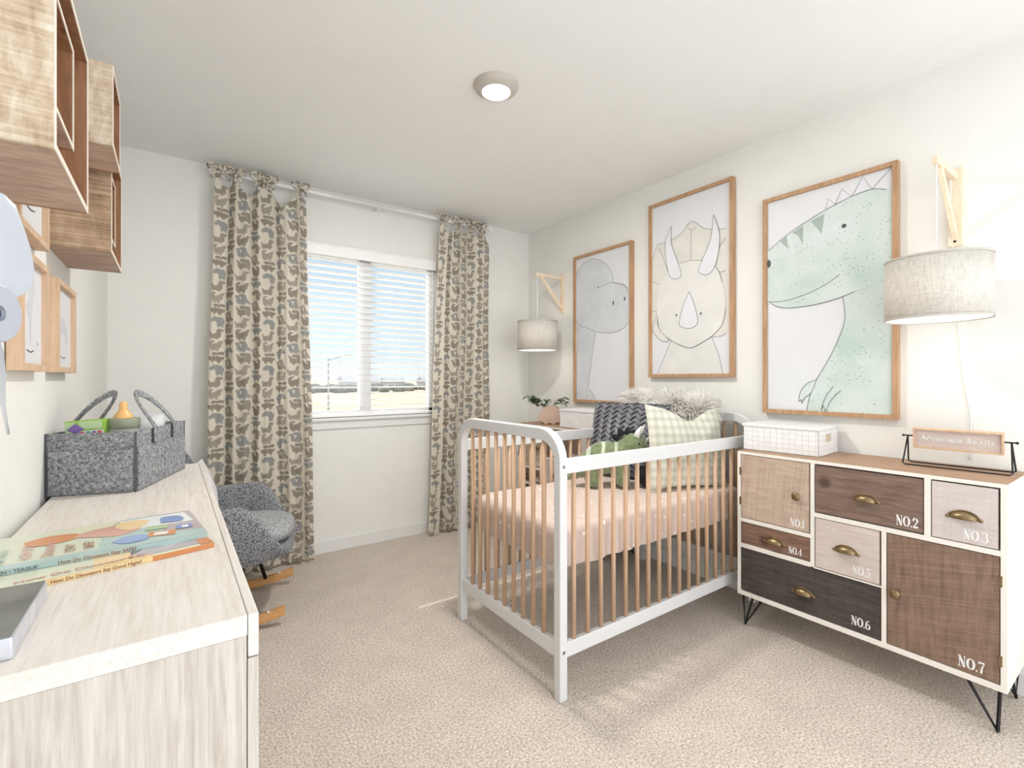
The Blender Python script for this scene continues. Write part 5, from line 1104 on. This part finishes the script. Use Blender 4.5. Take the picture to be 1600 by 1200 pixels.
# ------------------------------------------------------------------ wall lamps
m, t, b = newmat('oatmeal_linen_shade'); co = coords(t)
na = N(t, 'ShaderNodeTexNoise'); na.inputs['Scale'].default_value = 1; na.inputs['Detail'].default_value = 3; mp = N(t, 'ShaderNodeMapping'); mp.inputs['Scale'].default_value = (40, 40, 420); t.links.new(co, mp.inputs[0]); t.links.new(mp.outputs[0], na.inputs[0])
nb2 = N(t, 'ShaderNodeTexNoise'); nb2.inputs['Scale'].default_value = 1; mp = N(t, 'ShaderNodeMapping'); mp.inputs['Scale'].default_value = (380, 380, 30); t.links.new(co, mp.inputs[0]); t.links.new(mp.outputs[0], nb2.inputs[0])
ad = N(t, 'ShaderNodeMath', operation='MULTIPLY'); t.links.new(na.outputs[0], ad.inputs[0]); t.links.new(nb2.outputs[0], ad.inputs[1])
lc = ramp(t, ad.outputs[0], [(.10, (.60, .57, .52)), (.24, (.74, .715, .67)), (.36, (.82, .80, .76))]); t.links.new(lc, b.inputs['Base Color']); b.inputs['Roughness'].default_value = .9
tl = N(t, 'ShaderNodeBsdfTranslucent'); t.links.new(lc, tl.inputs[0]); ms = N(t, 'ShaderNodeMixShader'); ms.inputs[0].default_value = .35; t.links.new(b.outputs[0], ms.inputs[1]); t.links.new(tl.outputs[0], ms.inputs[2]); t.links.new(ms.outputs[0], t.nodes['Material Output'].inputs[0]); M_shade = m
M_ltrim = plain('linen_trim', (.52, .49, .44), .9)
M_glow = emit('diffuser_glow', (1, .96, .90), .5)
def lamp():
    th_ = thing('wall_lamp', 'x', 'wall lamp', (RX, .535, 1.70), 0, 'plug-in wall lamps')
    # local: x toward -room
    MB().box(-.020, 0, -.022, .022, 0, .31).build('wall_plate', M_bracket, th_, bevel=.002)
    MB().box(-.285, -.018, -.0095, .0095, .262, .288).build('arm', M_bracket, th_, bevel=.002)
    Mx = Matrix.Translation((-.012, 0, .035)); L = math.hypot(.215, .232); an = math.atan2(.232, .215)
    MB().box(-L, 0, -.0085, .0085, -.011, .011, 0, Mx @ Matrix.Rotation(an, 4, 'Y')).build('strut', M_bracket, th_, bevel=.002)
    for z_ in (.018, .06, .275): MB().sphere((-.021, 0, z_), (.002, .005, .005), 10).build('screw', M_black, th_)
    sx_ = -.262; r_ = .152; zt, zb = -.085, -.312
    MB().lathe([(r_, zb), (r_, zt)], (sx_, 0, 0), 64).build('lamp_shade', M_shade, th_, smooth=True, solid=.0015)
    for za in (zb, zt - .008): MB().lathe([(r_ + .0015, za), (r_ + .0018, za + .008)], (sx_, 0, 0), 64).build('shade_trim', M_ltrim, th_, smooth=True, solid=.001)
    MB().lathe([(0, zb + .004), (r_ - .003, zb + .004)], (sx_, 0, 0), 48).build('diffuser', M_glow, th_, solid=.001)
    fr_ = MB().tube([(sx_ - r_, 0, zt - .004), (sx_ + r_, 0, zt - .004)], .0015, 6).tube([(sx_, -r_, zt - .004), (sx_, r_, zt - .004)], .0015, 6)
    fr_.lathe([(.0, zt + .01), (.014, zt + .008), (.018, zt - .04), (.0, zt - .042)], (sx_, 0, 0), 20); fr_.build('socket', M_white, th_, smooth=True)
    MB().sphere((sx_, 0, zt - .075), (.03, .03, .036), 16).build('bulb', emit('bulb_glow', (1, .88, .72), 6), th_, smooth=True)
    cp = [(sx_, 0, zt + .01), (sx_, 0, .262), (sx_ + .01, .004, .293), (-.2, .004, .290), (-.05, .006, .290), (-.024, .012, .2), (-.02, .014, .06), (-.014, .008, -.02), (-.006, .004, -.1), (-.006, -.008, -.30), (-.006, -.018, -.5), (-.006, -.045, -.68), (-.006, -.04, -.85)]
    P_ = []
    for i in range(len(cp) - 1): P_ += [Vector(cp[i]).lerp(Vector(cp[i + 1]), k / 4) for k in range(4)]
    MB().tube(P_ + [cp[-1]], .0022, 6).build('cord', M_white, th_, smooth=True)
    pt = bpy.data.lights.new('wall_lamp_light', 'POINT'); pt.energy = .12; pt.color = (1, .90, .76); pt.shadow_soft_size = .03
    lo_ = bpy.data.objects.new('lamp_light', pt); COL.objects.link(lo_); lo_.parent = th_; lo_.location = (sx_, 0, zb - .02)
    return th_
la = lamp(); la['label'] = 'wood bracket wall lamp with drum linen shade nearest the camera'
lb = copy_tree(la); lb.location = (RX, 2.905, 1.70); lb['label'] = 'wood bracket wall lamp with drum linen shade in the far corner above the plant'
